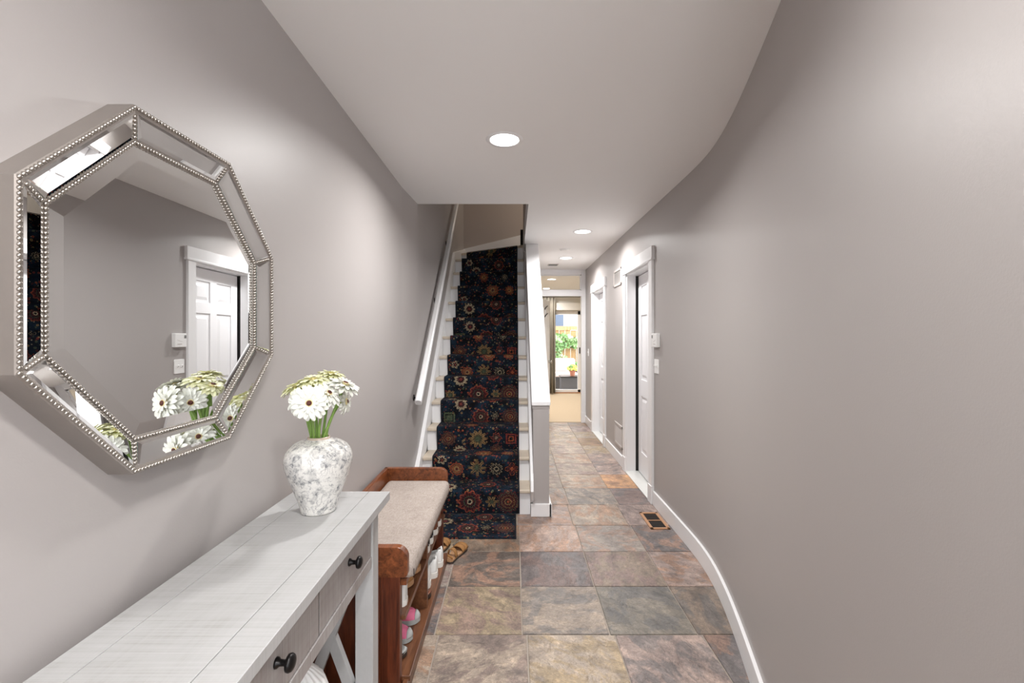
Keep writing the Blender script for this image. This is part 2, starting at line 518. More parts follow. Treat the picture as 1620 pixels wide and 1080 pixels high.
# ------------------------------------------------------------------ mesh helpers
class MB:
    def __init__(self):
        self.v, self.f, self.uv = [], [], None

    def _add(self, vs, fs):
        o = len(self.v)
        self.v.extend(Vector(p) for p in vs)
        self.f.extend(tuple(i + o for i in f) for f in fs)
        return self

    def box(self, x0, x1, y0, y1, z0, z1):
        x0, x1 = min(x0, x1), max(x0, x1)
        y0, y1 = min(y0, y1), max(y0, y1)
        z0, z1 = min(z0, z1), max(z0, z1)
        vs = [(x0, y0, z0), (x1, y0, z0), (x1, y1, z0), (x0, y1, z0), (x0, y0, z1), (x1, y0, z1), (x1, y1, z1), (x0, y1, z1)]
        return self._add(vs, [(0, 3, 2, 1), (4, 5, 6, 7), (0, 1, 5, 4), (1, 2, 6, 5), (2, 3, 7, 6), (3, 0, 4, 7)])

    def prism(self, poly, axis, a, b):
        def p3(p, w):
            return {'x': (w, p[0], p[1]), 'y': (p[0], w, p[1]), 'z': (p[0], p[1], w)}[axis]
        n = len(poly)
        vs = [p3(p, a) for p in poly] + [p3(p, b) for p in poly]
        fs = [tuple(range(n - 1, -1, -1)), tuple(range(n, 2 * n))]
        fs += [(i, (i + 1) % n, n + (i + 1) % n, n + i) for i in range(n)]
        return self._add(vs, fs)

    def strip_wall(self, pa, pb, z0, z1):
        """thick ribbon between two plan polylines of equal length"""
        n = len(pa)
        vs = [(p[0], p[1], z) for z in (z0, z1) for q in (pa, pb) for p in q]
        fs = []
        for i in range(n - 1):
            a0, a1, b0, b1 = i, i + 1, n + i, n + i + 1
            fs += [(a0, a1, a1 + 2 * n, a0 + 2 * n), (b1, b0, b0 + 2 * n, b1 + 2 * n), (a1, a0, b0, b1), (a0 + 2 * n, a1 + 2 * n, b1 + 2 * n, b0 + 2 * n)]
        fs += [(0, n, 3 * n, 2 * n), (2 * n - 1, n - 1, 3 * n - 1, 4 * n - 1)]
        return self._add(vs, fs)

    def tube(self, pts, r, n=10, caps=True, flat=1.0):
        pts = [Vector(p) for p in pts]
        rs = r if isinstance(r, (list, tuple)) else [r] * len(pts)
        vs, fs = [], []
        prev = None
        for i, p in enumerate(pts):
            d = (pts[min(i + 1, len(pts) - 1)] - pts[max(i - 1, 0)]).normalized()
            if prev is None:
                ref = Vector((0, 0, 1)) if abs(d.z) < 0.9 else Vector((1, 0, 0))
                a = d.cross(ref).normalized()
            else:
                a = (prev - d * prev.dot(d)).normalized()
            b = d.cross(a)
            prev = a
            for k in range(n):
                th = 2 * PI * k / n
                vs.append(p + a * (math.cos(th) * rs[i]) + b * (math.sin(th) * rs[i] * flat))
        for i in range(len(pts) - 1):
            for k in range(n):
                k2 = (k + 1) % n
                fs.append((i * n + k, i * n + k2, (i + 1) * n + k2, (i + 1) * n + k))
        if caps:
            fs += [tuple(range(n - 1, -1, -1)), tuple(range((len(pts) - 1) * n, len(pts) * n))]
        return self._add(vs, fs)

    def lathe(self, prof, c=(0, 0, 0), n=32, flutes=0, depth=0.0):
        vs, fs = [], []
        for r, z in prof:
            for k in range(n):
                th = 2 * PI * k / n
                rr = r * (1 - depth * (0.5 - 0.5 * math.cos(flutes * th))) if flutes else r
                vs.append((c[0] + rr * math.cos(th), c[1] + rr * math.sin(th), c[2] + z))
        m = len(prof)
        for i in range(m - 1):
            for k in range(n):
                k2 = (k + 1) % n
                fs.append((i * n + k, i * n + k2, (i + 1) * n + k2, (i + 1) * n + k))
        if prof[0][0] > 1e-6:
            fs.append(tuple(range(n - 1, -1, -1)))
        if prof[-1][0] > 1e-6:
            fs.append(tuple(range((m - 1) * n, m * n)))
        return self._add(vs, fs)

    def ball(self, c, r, nu=8, nv=5, sx=1, sy=1, sz=1):
        c = Vector(c)
        vs = [c + Vector((0, 0, -r * sz))]
        for j in range(1, nv):
            ph = -PI / 2 + PI * j / nv
            for k in range(nu):
                th = 2 * PI * k / nu
                vs.append(c + Vector((r * sx * math.cos(ph) * math.cos(th), r * sy * math.cos(ph) * math.sin(th), r * sz * math.sin(ph))))
        vs.append(c + Vector((0, 0, r * sz)))
        fs = []
        for k in range(nu):
            k2 = (k + 1) % nu
            fs.append((0, 1 + k2, 1 + k))
            for j in range(nv - 2):
                a = 1 + j * nu
                fs.append((a + k, a + k2, a + nu + k2, a + nu + k))
            fs.append((1 + (nv - 2) * nu + k, 1 + (nv - 2) * nu + k2, len(vs) - 1))
        return self._add(vs, fs)

    def quad(self, a, b, c, d):
        return self._add([a, b, c, d], [(0, 1, 2, 3)])

    def xform(self, mx):
        self.v = [mx @ p for p in self.v]
        return self

    def build(self, name, mat, parent=None, smooth=False, bevel=0.0, seg=2, local=False, kind=None, label=None, cat=None, group=None, origin=None, recalc=True):
        vs = self.v
        if parent is not None:
            off = Vector((0, 0, 0)) if local else ORG[parent.name]
            loc = Vector((0, 0, 0))
            world = off
        else:
            if origin is None:
                xs, ys, zs = [p.x for p in vs], [p.y for p in vs], [p.z for p in vs]
                origin = ((min(xs) + max(xs)) / 2, (min(ys) + max(ys)) / 2, min(zs))
            off = loc = Vector(origin)
            world = off
        me = bpy.data.meshes.new(name)
        me.from_pydata([p - off for p in vs], [], self.f)
        if recalc:
            import bmesh
            bm = bmesh.new()
            bm.from_mesh(me)
            bmesh.ops.recalc_face_normals(bm, faces=bm.faces)
            bm.to_mesh(me)
            bm.free()
        if smooth:
            me.polygons.foreach_set('use_smooth', [True] * len(me.polygons))
        me.update()
        if mat is not None:
            me.materials.append(M[mat] if isinstance(mat, str) else mat)
        o = bpy.data.objects.new(name, me)
        COL.objects.link(o)
        o.location = loc
        if parent is not None:
            o.parent = parent
        ORG[o.name] = world
        if bevel:
            b = o.modifiers.new('bevel', 'BEVEL')
            b.width = bevel
            b.segments = seg
            b.limit_method = 'ANGLE'
            b.angle_limit = R(40)
        tag(o, label, cat, group, kind)
        return o


ORG = {}


def tag(o, label=None, cat=None, group=None, kind=None):
    if label:
        o['label'] = label
    if cat:
        o['category'] = cat
    if group:
        o['group'] = group
    if kind:
        o['kind'] = kind
    return o


def thing(name, loc, label=None, cat=None, group=None, kind=None, rot=(0, 0, 0)):
    o = bpy.data.objects.new(name, None)
    o.empty_display_size = 0.05
    COL.objects.link(o)
    o.location = loc
    o.rotation_euler = rot
    ORG[o.name] = Vector(loc)
    return tag(o, label, cat, group, kind)


def share(name, mesh, parent, mx, col=None):
    o = bpy.data.objects.new(name, mesh)
    COL.objects.link(o)
    o.parent = parent
    o.matrix_local = mx
    return o


def auto_smooth(o, ang=40):
    me = o.data
    me.polygons.foreach_set('use_smooth', [True] * len(me.polygons))
    try:
        me.set_sharp_from_angle(angle=R(ang))
    except Exception:
        pass
    return o


def wall_x(y):
    for (y1, x1), (y0, x0) in zip(CURVE, CURVE[1:]):
        if y0 <= y <= y1:
            return x0 + (x1 - x0) * (y - y0) / (y1 - y0)
    return XR


# smooth the bend: resample the curve
def curve_pts(y_from, y_to, n):
    raw = [y_from + (y_to - y_from) * i / (n - 1) for i in range(n)]
    out = []
    for y in raw:
        xs = [wall_x(max(0.10, min(7.4, y + d))) for d in (-0.16, -0.12, -0.08, -0.04, 0, 0.04, 0.08, 0.12, 0.16)]
        out.append((sum(xs) / len(xs), y))
    return out


BEND = curve_pts(0.30, 3.25, 60)
BEND[-1] = (XR, 3.25)

# ------------------------------------------------------------------ floor with its slate tiles
floor = MB().box(XL - 0.1, 1.75, Y_ENTRY - 0.1, Y_FAR + 0.06, -0.06, -0.0042).build('floor', 'grout', kind='structure', label='slate tile floor of the hallway')
TILE = 0.413
XO, YO = 0.039, 2.965
pal = {'tan': (166, 150, 134), 'brown': (140, 122, 106), 'olive': (156, 138, 108), 'mauve': (164, 142, 136), 'pink': (172, 146, 136),
       'grey': (152, 144, 138), 'dark': (108, 98, 92), 'blue': (112, 108, 112), 'green': (126, 122, 112), 'rust': (158, 122, 92),
       'orange': (204, 150, 98), 'plum': (126, 102, 100), 'sand': (180, 164, 146)}
ROWS = {  # row index -> colours of the columns -2..3 (x = XO + col*TILE)
    -5: ['tan', 'brown', 'grey', 'mauve', 'tan', 'dark'], -4: ['tan', 'mauve', 'brown', 'grey', 'tan', 'dark'],
    -3: ['tan', 'tan', 'sand', 'mauve', 'blue', 'blue'], -2: ['blue', 'olive', 'tan', 'green', 'brown', 'brown'],
    -1: ['grey', 'dark', 'plum', 'brown', 'mauve', 'mauve'], 0: ['olive', 'brown', 'pink', 'grey', 'blue', 'blue'],
    1: ['tan', 'tan', 'mauve', 'tan', 'mauve', 'mauve'], 2: ['tan', 'tan', 'grey', 'tan', 'plum', 'plum'],
    3: ['tan', 'tan', 'tan', 'sand', 'orange', 'orange'], 4: ['tan', 'tan', 'grey', 'tan', 'mauve', 'mauve'],
    5: ['tan', 'tan', 'sand', 'tan', 'pink', 'tan'], 6: ['tan', 'tan', 'tan', 'sand', 'tan', 'tan'],
    7: ['tan', 'tan', 'pink', 'tan', 'rust', 'sand'], 8: ['tan', 'tan', 'sand', 'tan', 'tan', 'tan'],
    9: ['tan', 'tan', 'tan', 'sand', 'mauve', 'tan'], 10: ['tan', 'tan', 'sand', 'tan', 'rust', 'tan']}


def clip(poly, ax, ay, nx, ny):
    out = []
    for i, p in enumerate(poly):
        q = poly[(i + 1) % len(poly)]
        dp = (p[0] - ax) * nx + (p[1] - ay) * ny
        dq = (q[0] - ax) * nx + (q[1] - ay) * ny
        if dp <= 0:
            out.append(p)
        if dp * dq < 0:
            s = dp / (dp - dq)
            out.append((p[0] + (q[0] - p[0]) * s, p[1] + (q[1] - p[1]) * s))
    return out


rt = random.Random(11)
for row in range(-12, 11):
    y0 = YO + row * TILE
    y1 = min(y0 + TILE, Y_FAR)
    y0 = max(y0, Y_ENTRY)
    if y1 - y0 < 0.03:
        continue
    jog = {-3: 0.022, -4: -0.05, 1: -0.012, 2: 0.01}.get(row, 0.0)
    for col in range(-3, 5):
        x0, x1 = XO + col * TILE + jog, XO + (col + 1) * TILE + jog
        x0, x1 = max(x0, XL), min(x1, XR if y0 > 0.4 else 1.62)
        if x1 - x0 < 0.02 or (y0 > 3.62 and x1 < 0.16):
            continue
        g = 0.0028
        j = lambda: rt.uniform(-0.0016, 0.0016)
        poly = [(x0 + g + j(), y0 + g + j()), (x1 - g + j(), y0 + g + j()), (x1 - g + j(), y1 - g + j()), (x0 + g + j(), y1 - g + j())]
        if y1 > 0.3 and x1 > 0.5:
            for (ax, ay), (bx, by) in zip(BEND[::6], BEND[6::6] + [BEND[-1]]):
                if (ax, ay) == (bx, by):
                    continue
                nx, ny = by - ay, -(bx - ax)
                ln = math.hypot(nx, ny)
                poly = clip(poly, ax + 0.004, ay, nx / ln, ny / ln)
                if len(poly) < 3:
                    break
        if len(poly) < 3:
            continue
        zt = rt.uniform(-0.0006, 0.0006)
        cx = sum(p[0] for p in poly) / len(poly)
        cy = sum(p[1] for p in poly) / len(poly)
        m = MB()
        n = len(poly)
        ins = [(cx + (p[0] - cx) * 0.991, cy + (p[1] - cy) * 0.991) for p in poly]
        vs = [(p[0], p[1], -0.012) for p in poly] + [(p[0], p[1], -0.0018 + zt) for p in poly] + [(p[0], p[1], zt) for p in ins]
        fs = [tuple(range(2 * n, 3 * n))] + [(i, (i + 1) % n, n + (i + 1) % n, n + i) for i in range(n)] + [(n + i, n + (i + 1) % n, 2 * n + (i + 1) % n, 2 * n + i) for i in range(n)]
        m._add(vs, fs)
        # own origin at the tile's centre
        o = m.build('tile', 'slate', None, origin=(cx, cy, 0))
        o.parent = floor
        o.location = Vector((cx, cy, 0)) - ORG[floor.name]
        names = ROWS.get(row)
        key = names[min(max(col + 2, 0), 5)] if names else rt.choice(list(pal))
        pc = pal[key]
        lum = (pc[0] + pc[1] + pc[2]) / 3
        pc = tuple(a * 0.62 + 0.38 * lum * m for a, m in zip(pc, (1.085, 0.995, 0.92))) if key != 'orange' else (196, 152, 112)
        c = srgb(*pc)
        k = rt.uniform(0.86, 1.00)
        o.color = (c[0] * k, c[1] * k, c[2] * k, 1)

# ------------------------------------------------------------------ ceiling
cm = MB()
cm.box(XL - 0.1, 1.75, Y_ENTRY - 0.1, Y_WELL, CEIL, CEIL + 0.22)
cm.box(0.12, 1.75, Y_WELL, Y_FAR + 0.12, CEIL, CEIL + 0.22)
cm.build('ceiling', 'ceil', kind='structure', label='flat white ceiling of the hallway')
MB().box(XL - 0.1, 1.75, Y_WELL - 0.1, Y_FAR, TOP, TOP + 0.1).build('ceiling_upper', 'ceil', kind='structure')
MB().box(XL - 0.1, 1.75, Y_WELL - 0.12, Y_WELL, CEIL + 0.22, TOP).build('wall_upper_front', 'well', kind='structure')

# ------------------------------------------------------------------ walls
XS = -0.790                        # wall face beside the stairs
wl = MB().prism([(XL, Y_ENTRY - 0.1), (XL, 3.30), (XS, Y_WELL), (XL - 0.1, Y_WELL), (XL - 0.1, Y_ENTRY - 0.1)], 'z', 0, CEIL + 0.2)
wl.box(XL - 0.1, XS, Y_WELL, 7.28, 0, TOP).build('wall_left', 'wall', kind='structure', label='mauve grey left wall running up beside the stairs')
D1 = (3.885, 4.715)               # door openings in the right wall
D2 = (5.85, 6.68)
DH = 2.04
wr = MB()
outer = [(p[0] + 0.14, p[1]) for p in BEND]
wr.strip_wall(BEND, outer, 0, CEIL)
for a, b in ((3.25, D1[0]), (D1[1], D2[0]), (D2[1], Y_FAR)):
    wr.box(XR, XR + 0.14, a, b, 0, CEIL)
for a, b in (D1, D2):
    wr.box(XR, XR + 0.14, a, b, DH, CEIL)
auto_smooth(wr.build('wall_right', 'wall', kind='structure', label='curved mauve grey right wall'), 30)
# foyer beyond the rounded wall end
MB().box(BEND[0][0], 1.72, 0.24, 0.34, 0, CEIL).build('wall_foyer_return', 'wall', kind='structure')
MB().box(1.62, 1.74, Y_ENTRY - 0.1, 0.3, 0, CEIL).build('wall_foyer_right', 'wall', kind='structure')
ew = MB()
ew.box(XL - 0.1, -0.42, Y_ENTRY - 0.12, Y_ENTRY, 0, CEIL).box(0.52, 0.62, Y_ENTRY - 0.12, Y_ENTRY, 0, CEIL).box(1.56, 1.74, Y_ENTRY - 0.12, Y_ENTRY, 0, CEIL)
ew.box(-0.42, 0.52, Y_ENTRY - 0.12, Y_ENTRY, 2.1, CEIL).box(0.62, 1.56, Y_ENTRY - 0.12, Y_ENTRY, 2.1, CEIL).box(0.62, 1.56, Y_ENTRY - 0.12, Y_ENTRY, 0, 0.25)
ew.build('wall_entry', 'wall', kind='structure')
# stairwell
MB().box(XL - 0.1, 0.15, 7.16, 7.30, 0, TOP).box(0.15, 1.75, 7.16, 7.30, CEIL + 0.22, TOP).build('wall_stairwell', 'well', kind='structure', label='shaded taupe wall at the head of the stairs')
MB().box(0.12, 0.275, Y_WELL - 0.12, 5.94, CEIL + 0.22, TOP).build('wall_stairwell_right', 'well', kind='structure')
MB().box(1.66, 1.76, Y_WELL, 7.3, CEIL + 0.2, TOP).build('wall_upper_right', 'well', kind='structure')
sw = MB().prism([(3.548, 0), (Y_FAR, 0), (Y_FAR, CEIL + 0.01), (5.40, CEIL + 0.01), (3.548, 0.858)], 'x', 0.15, 0.275)
half = sw.build('wall_stair', 'wall', kind='structure', label='grey half wall rising with the stairs under a white sloped cap')
dyc, dzc = 1.0, 0.878
cap = MB().prism([(3.535, 0.862), (3.535, 0.892), (5.40, 2.53), (5.43, 2.50)], 'x', 0.138, 0.284)
cap.build('cap', 'trim', half, bevel=0.004)
MB().prism([(3.545, 0.838), (3.545, 0.862), (5.40, 2.49), (5.42, 2.47)], 'x', 0.144, 0.279).build('cap_trim', 'wall', half)
MB().box(0.132, 0.295, 3.530, 3.548, 0, 0.10).box(0.275, 0.292, 3.53, Y_FAR, 0, 0.10).build('baseboard', 'trim', half, bevel=0.003)

# baseboards
bi = [(p[0] - 0.015, p[1]) for p in BEND]
bb = MB().strip_wall(bi, [(p[0] + 0.002, p[1]) for p in BEND], 0, 0.118)
bb.box(XR - 0.015, XR + 0.002, 3.25, D1[0] - 0.095, 0, 0.118)
auto_smooth(bb.build('baseboard_right', 'trim', kind='structure', bevel=0.003, label='white baseboard bending along the curved wall'), 35)
MB().box(XR - 0.015, XR + 0.002, D1[1] + 0.095, D2[0] - 0.095, 0, 0.118).build('baseboard_hall', 'trim', kind='structure', bevel=0.003)
MB().box(XR - 0.015, XR + 0.002, D2[1] + 0.095, Y_FAR - 0.02, 0, 0.118).build('baseboard_far', 'trim', kind='structure', bevel=0.003)
MB().box(XL, XL + 0.009, Y_ENTRY, 3.5, 0, 0.10).build('baseboard_left', 'trim', kind='structure', bevel=0.002)


# ------------------------------------------------------------------ panelled doors in the right wall
def wall_door(idx, y0, y1, label, recess=0.085, knob_y=None, ajar=2.2):
    root = thing('door_%d' % idx, (XR, (y0 + y1) / 2, 0), label, None, None, 'structure')
    cw = 0.088
    for a, b, nm in ((y0 - cw, y0 + 0.004, 'casing'), (y1 - 0.004, y1 + cw, 'casing')):
        MB().box(XR - 0.020, XR + 0.002, a, b, 0.0, DH + 0.01).build(nm, 'trim', root, bevel=0.002)
        MB().box(XR - 0.026, XR + 0.002, a - 0.004, b + 0.004, 0.0, 0.15).build('plinth_block', 'trim', root, bevel=0.002)
    MB().box(XR - 0.026, XR + 0.002, y0 - cw - 0.02, y1 + cw + 0.02, DH + 0.01, DH + 0.115).build('header', 'trim', root, bevel=0.002)
    MB().box(XR - 0.030, XR + 0.002, y0 - cw - 0.025, y1 + cw + 0.025, DH + 0.0, DH + 0.018).build('header_bead', 'trim', root, bevel=0.003)
    jm = MB().box(XR, XR + 0.14, y0 - 0.001, y0 + 0.016, 0, DH).box(XR, XR + (recess + 0.004 if ajar else 0.14), y1 - 0.016, y1 + 0.001, 0, DH).box(XR, XR + 0.14, y0, y1, DH - 0.016, DH + 0.001)
    jm.build('jamb', 'trim', root)
    MB().box(XR - 0.02, XR + 0.16, y0 - 0.01, y1 + 0.01, 0.0, 0.012).build('threshold', 'sill', root, bevel=0.003)
    MB().box(XR + 0.15, XR + 0.16, y0 - 0.1, y1 + 0.1, 0, DH).box(XR + (recess + 0.004 if ajar else 0.145), XR + 0.155, y1 - 0.008, y1 + 0.02, 0, DH).build('shade_backing', 'dark', root)  # dark sheets stand in for the unlit room past the leaf
    fx = XR + recess
    AJ = Matrix.Translation((fx, y0 + 0.02, 0)) @ Matrix.Rotation(-R(ajar), 4, 'Z') @ Matrix.Translation((-fx, -(y0 + 0.02), 0))
    a, b, z0, z1 = y0 + 0.020, y1 - 0.026, 0.022, DH - 0.022
    leaf = MB().box(fx + 0.010, fx + 0.036, a, b, z0, z1).xform(AJ).build('door_leaf', 'door', root)
    st, mid = 0.11, 0.10
    cxm = (a + b) / 2
    rails = [(z0, z0 + 0.22), (0.80, 0.97), (1.61, 1.71), (z1 - 0.115, z1)]
    fr = MB().box(fx, fx + 0.012, a, a + st, z0, z1).box(fx, fx + 0.012, b - st, b, z0, z1).box(fx, fx + 0.012, cxm - mid / 2, cxm + mid / 2, z0, z1)
    for r0, r1 in rails:
        fr.box(fx + 0.0002, fx + 0.012, a + 0.01, b - 0.01, r0, r1)
    fr.xform(AJ).build('stiles_and_rails', 'door', leaf, bevel=0.003)
    for (p0, p1) in ((a + st, cxm - mid / 2), (cxm + mid / 2, b - st)):
        for (r0, r1) in ((rails[0][1], rails[1][0]), (rails[1][1], rails[2][0]), (rails[2][1], rails[3][0])):
            i = 0.022
            k = i + 0.028
            m = MB()
            y_a, y_b, z_a, z_b = p0 + i, p1 - i, r0 + i, r1 - i
            vs = [(fx + 0.0105, y_a, z_a), (fx + 0.0105, y_b, z_a), (fx + 0.0105, y_b, z_b), (fx + 0.0105, y_a, z_b),
                  (fx + 0.002, p0 + k, r0 + k), (fx + 0.002, p1 - k, r0 + k), (fx + 0.002, p1 - k, r1 - k), (fx + 0.002, p0 + k, r1 - k)]
            m._add(vs, [(4, 5, 6, 7), (0, 1, 5, 4), (1, 2, 6, 5), (2, 3, 7, 6), (3, 0, 4, 7)])
            m.xform(AJ).build('panel', 'door', leaf)
    ky = a + 0.065 if knob_y is None else knob_y
    kn = MB().lathe([(0.026, 0), (0.026, 0.006), (0.011, 0.010), (0.010, 0.030), (0.022, 0.036), (0.026, 0.046), (0.020, 0.056), (0, 0.058)], n=20)
    kn.xform(Matrix.Translation((fx, ky, 0.94)) @ Matrix.Rotation(-PI / 2, 4, 'Y'))
    kn.xform(AJ).build('knob', 'nickel', leaf, smooth=True)
    return root


wall_door(1, D1[0], D1[1], 'white six panel door beside the thermostat')
wall_door(2, D2[0], D2[1], 'white six panel door beyond the wall grilles', ajar=0.0)

# ------------------------------------------------------------------ end wall, transom and open door leaf
OX0, OX1 = 0.40, 1.10
TZ0, TZ1 = 2.15, 2.405
ew2 = MB()
ew2.box(0.275, OX0, Y_FAR, Y_FAR + 0.12, 0, CEIL).box(OX1, XR + 0.14, Y_FAR, Y_FAR + 0.12, 0, CEIL)
ew2.box(OX0, OX1, Y_FAR, Y_FAR + 0.12, TZ1, CEIL).box(OX0, OX1, Y_FAR, Y_FAR + 0.12, 2.06, TZ0)
ew2.build('wall_far', 'trim', kind='structure', label='white end wall with an open doorway and a glazed transom')
tw = thing('window_2', ((OX0 + OX1) / 2, Y_FAR + 0.05, TZ0), 'clear glass transom above the far doorway', None, None, 'structure')
MB().box(OX0, OX1, Y_FAR + 0.055, Y_FAR + 0.061, TZ0, TZ1).build('pane', 'glass', tw)
fm = MB()
for a, b, c, d in ((OX0, OX0 + 0.02, TZ0, TZ1), (OX1 - 0.02, OX1, TZ0, TZ1), (OX0, OX1, TZ0, TZ0 + 0.015), (OX0, OX1, TZ1 - 0.015, TZ1)):
    fm.box(a, b, Y_FAR + 0.04, Y_FAR + 0.075, c, d)
fm.build('frame', 'trim', tw)
ct = thing('trim_1', (OX1, Y_FAR - 0.01, 0), 'white casing around the far doorway', None, None, 'structure')
MB().box(OX1 - 0.004, XR - 0.002, Y_FAR - 0.018, Y_FAR + 0.001, 0.0, CEIL - 0.03).build('casing', 'trim', ct, bevel=0.002)
MB().box(OX0, OX1, Y_FAR - 0.018, Y_FAR + 0.001, 2.055, 2.15).build('head', 'trim', ct, bevel=0.002)
MB().box(OX1 - 0.008, XR - 0.001, Y_FAR - 0.024, Y_FAR, 0.0, 0.17).build('plinth_block', 'trim', ct, bevel=0.002)
# open door leaf swung into the back room
lf = thing('door_4', (OX0 + 0.01, Y_FAR + 0.13, 0), 'white door standing open into the back room', None, None, 'structure', (0, 0, R(71)))
MB().box(0.0, 0.66, -0.018, 0.018, 0.02, 2.035).build('door_leaf', 'door', lf, local=True, bevel=0.002)
for px0, px1 in ((0.09, 0.29), (0.37, 0.57)):
    for pz0, pz1 in ((0.2, 0.82), (0.98, 1.62), (1.72, 1.92)):
        MB().box(px0, px1, -0.023, -0.017, pz0, pz1).build('panel', 'door', lf, local=True, bevel=0.005)
kn = MB().lathe([(0.028, 0), (0.028, 0.006), (0.011, 0.012), (0.011, 0.032), (0.024, 0.04), (0.027, 0.05), (0.018, 0.06), (0, 0.062)], n=20)
kn.xform(Matrix.Translation((0.60, -0.018, 0.95)) @ Matrix.Rotation(PI / 2, 4, 'X'))
kn.build('knob', 'nickel', lf, local=True, smooth=True)
for hz in (1.86, 1.73):
    MB().tube([(0.30, -0.022, hz), (0.34, -0.030, hz + 0.035), (0.42, -0.032, hz + 0.06), (0.50, -0.022, hz + 0.075)], 0.008, 8).build('hook_bar', 'black', lf, local=True, smooth=True)

# ------------------------------------------------------------------ back room
BX0, BX1, BY = -1.6, 2.6, 11.2
MB().box(BX0 - 0.1, BX1 + 0.1, Y_FAR + 0.04, BY + 0.1, -0.06, 0.004).build('floor_back_room', 'carpet', kind='structure', label='tan carpet of the back room')
MB().box(BX0 - 0.1, BX1 + 0.1, Y_FAR + 0.12, BY + 0.1, CEIL + 0.02, CEIL + 0.15).build('ceiling_back_room', 'ceil', kind='structure')
MB().box(BX0 - 0.1, BX0, Y_FAR, BY + 0.1, 0, CEIL + 0.05).build('wall_back_room_left', 'cream', kind='structure')
MB().box(BX1, BX1 + 0.1, Y_FAR, BY + 0.1, 0, CEIL + 0.05).build('wall_back_room_right', 'cream', kind='structure')
MB().box(BX0, 0.275, Y_FAR, Y_FAR + 0.12, 0, CEIL + 0.05).box(XR + 0.13, BX1, Y_FAR, Y_FAR + 0.12, 0, CEIL + 0.05).build('wall_back_room_front', 'cream', kind='structure')
GX0, GX1, GZ1 = 0.92, 1.72, 2.02
MB().box(BX0, GX0, BY, BY + 0.12, 0, CEIL + 0.05).box(GX1, BX1, BY, BY + 0.12, 0, CEIL + 0.05).box(GX0, GX1, BY, BY + 0.12, GZ1, CEIL + 0.05).build('wall_back_room_far', 'cream', kind='structure')
pd = thing('door_5', ((GX0 + GX1) / 2, BY, 0), 'white framed full glass patio door in the back room', None, None, 'structure')
fm = MB()
for a, b, c, d in ((GX0, GX0 + 0.105, 0.03, GZ1), (GX1 - 0.15, GX1, 0.03, GZ1), (GX0, GX1, 0.03, 0.095), (GX0, GX1, GZ1 - 0.085, GZ1)):
    fm.box(a, b, BY - 0.01, BY + 0.05, c, d)
fm.build('door_frame', 'trim', pd, bevel=0.003)
MB().box(GX0 + 0.1, GX1 - 0.145, BY + 0.015, BY + 0.021, 0.09, GZ1 - 0.08).build('pane', 'glass', pd)
MB().box(GX0 - 0.05, GX1 + 0.05, BY - 0.03, BY + 0.13, -0.01, 0.03).build('sill', 'register', pd)
MB().box(GX1 - 0.115, GX1 - 0.09, BY - 0.045, BY - 0.01, 0.98, 1.13).build('handle', 'black', pd, bevel=0.006)
MB().box(GX0 - 0.25, GX1 + 0.3, BY - 0.12, BY - 0.004, GZ1 + 0.02, GZ1 + 0.20).build('roller_shade', 'cream', None, bevel=0.004, label='cream shade valance above the patio door', cat='shade')


def curtain(x0, x1, y, z0, z1):
    n = 70
    m = MB()
    vs, fs = [], []
    rows = 6
    for r in range(rows + 1):
        z = z0 + (z1 - z0) * r / rows
        pin = 0.75 + 0.25 * (1 - r / rows)
        for i in range(n + 1):
            s = i / n
            x = x0 + (x1 - x0) * s
            vs.append((x, y + 0.05 * math.sin(s * 2 * PI * 4.5 + 0.3 * math.sin(r)) * pin, z))
    for r in range(rows):
        for i in range(n):
            a = r * (n + 1) + i
            fs.append((a, a + 1, a + n + 2, a + n + 1))
    m._add(vs, fs)
    return m


cu = thing('curtain', (0.80, 10.98, 0.03), 'olive grey curtain hanging beside the patio door', 'curtain')
co = curtain(0.60, 0.99, 10.98, 0.03, 2.34).build('fabric', 'curtain', cu, smooth=True, recalc=False)
sm = co.modifiers.new('thick', 'SOLIDIFY')
sm.thickness = 0.004
MB().tube([(0.45, 10.98, 2.36), (1.95, 10.98, 2.36)], 0.012, 10).build('rod', 'black', cu, smooth=True)

# ------------------------------------------------------------------ garden beyond the patio door
GZ = -0.12
MB().box(-6, 9, BY + 0.12, 24, GZ - 0.1, GZ).build('floor_patio', 'patio', kind='structure', label='paved patio beyond the glass door')
sf = thing('outdoor_sofa', (1.35, 13.55, GZ), 'dark wicker patio sofa with pale cushions', 'sofa')
MB().box(0.55, 1.86, 13.2, 13.95, GZ, 0.22).build('wicker_base', 'wicker', sf, bevel=0.02)
MB().box(0.55, 1.86, 13.86, 14.0, 0.2, 0.60).build('wicker_back', 'wicker', sf, bevel=0.02)
MB().box(1.86, 2.0, 13.2, 14.0, GZ, 0.46).build('armrest', 'wicker', sf, bevel=0.02)
MB().box(0.56, 1.85, 13.16, 13.8, 0.22, 0.35).build('seat_cushion', 'out_cushion', sf, bevel=0.04, seg=3)
MB().box(1.02, 1.84, 13.66, 13.88, 0.35, 0.74).build('back_cushion', 'out_cushion', sf, bevel=0.06, seg=3)
MB().box(0.30, 1.00, 13.66, 13.88, 0.35, 0.73).build('back_cushion', 'out_cushion', sf, bevel=0.06, seg=3)
tb = thing('patio_table', (1.58, 12.75, GZ), 'low dark wicker patio table holding the yellow flower pot', 'table')
MB().box(1.30, 1.92, 12.5, 13.0, GZ, 0.27).build('wicker_base', 'wicker', tb, bevel=0.01)
MB().box(1.28, 1.94, 12.48, 13.02, 0.27, 0.30).build('tabletop', 'black', tb, bevel=0.004)
fp = thing('flower_pot', (1.64, 12.75, 0.30), 'terracotta pot of yellow flowers on the patio table', 'plant')
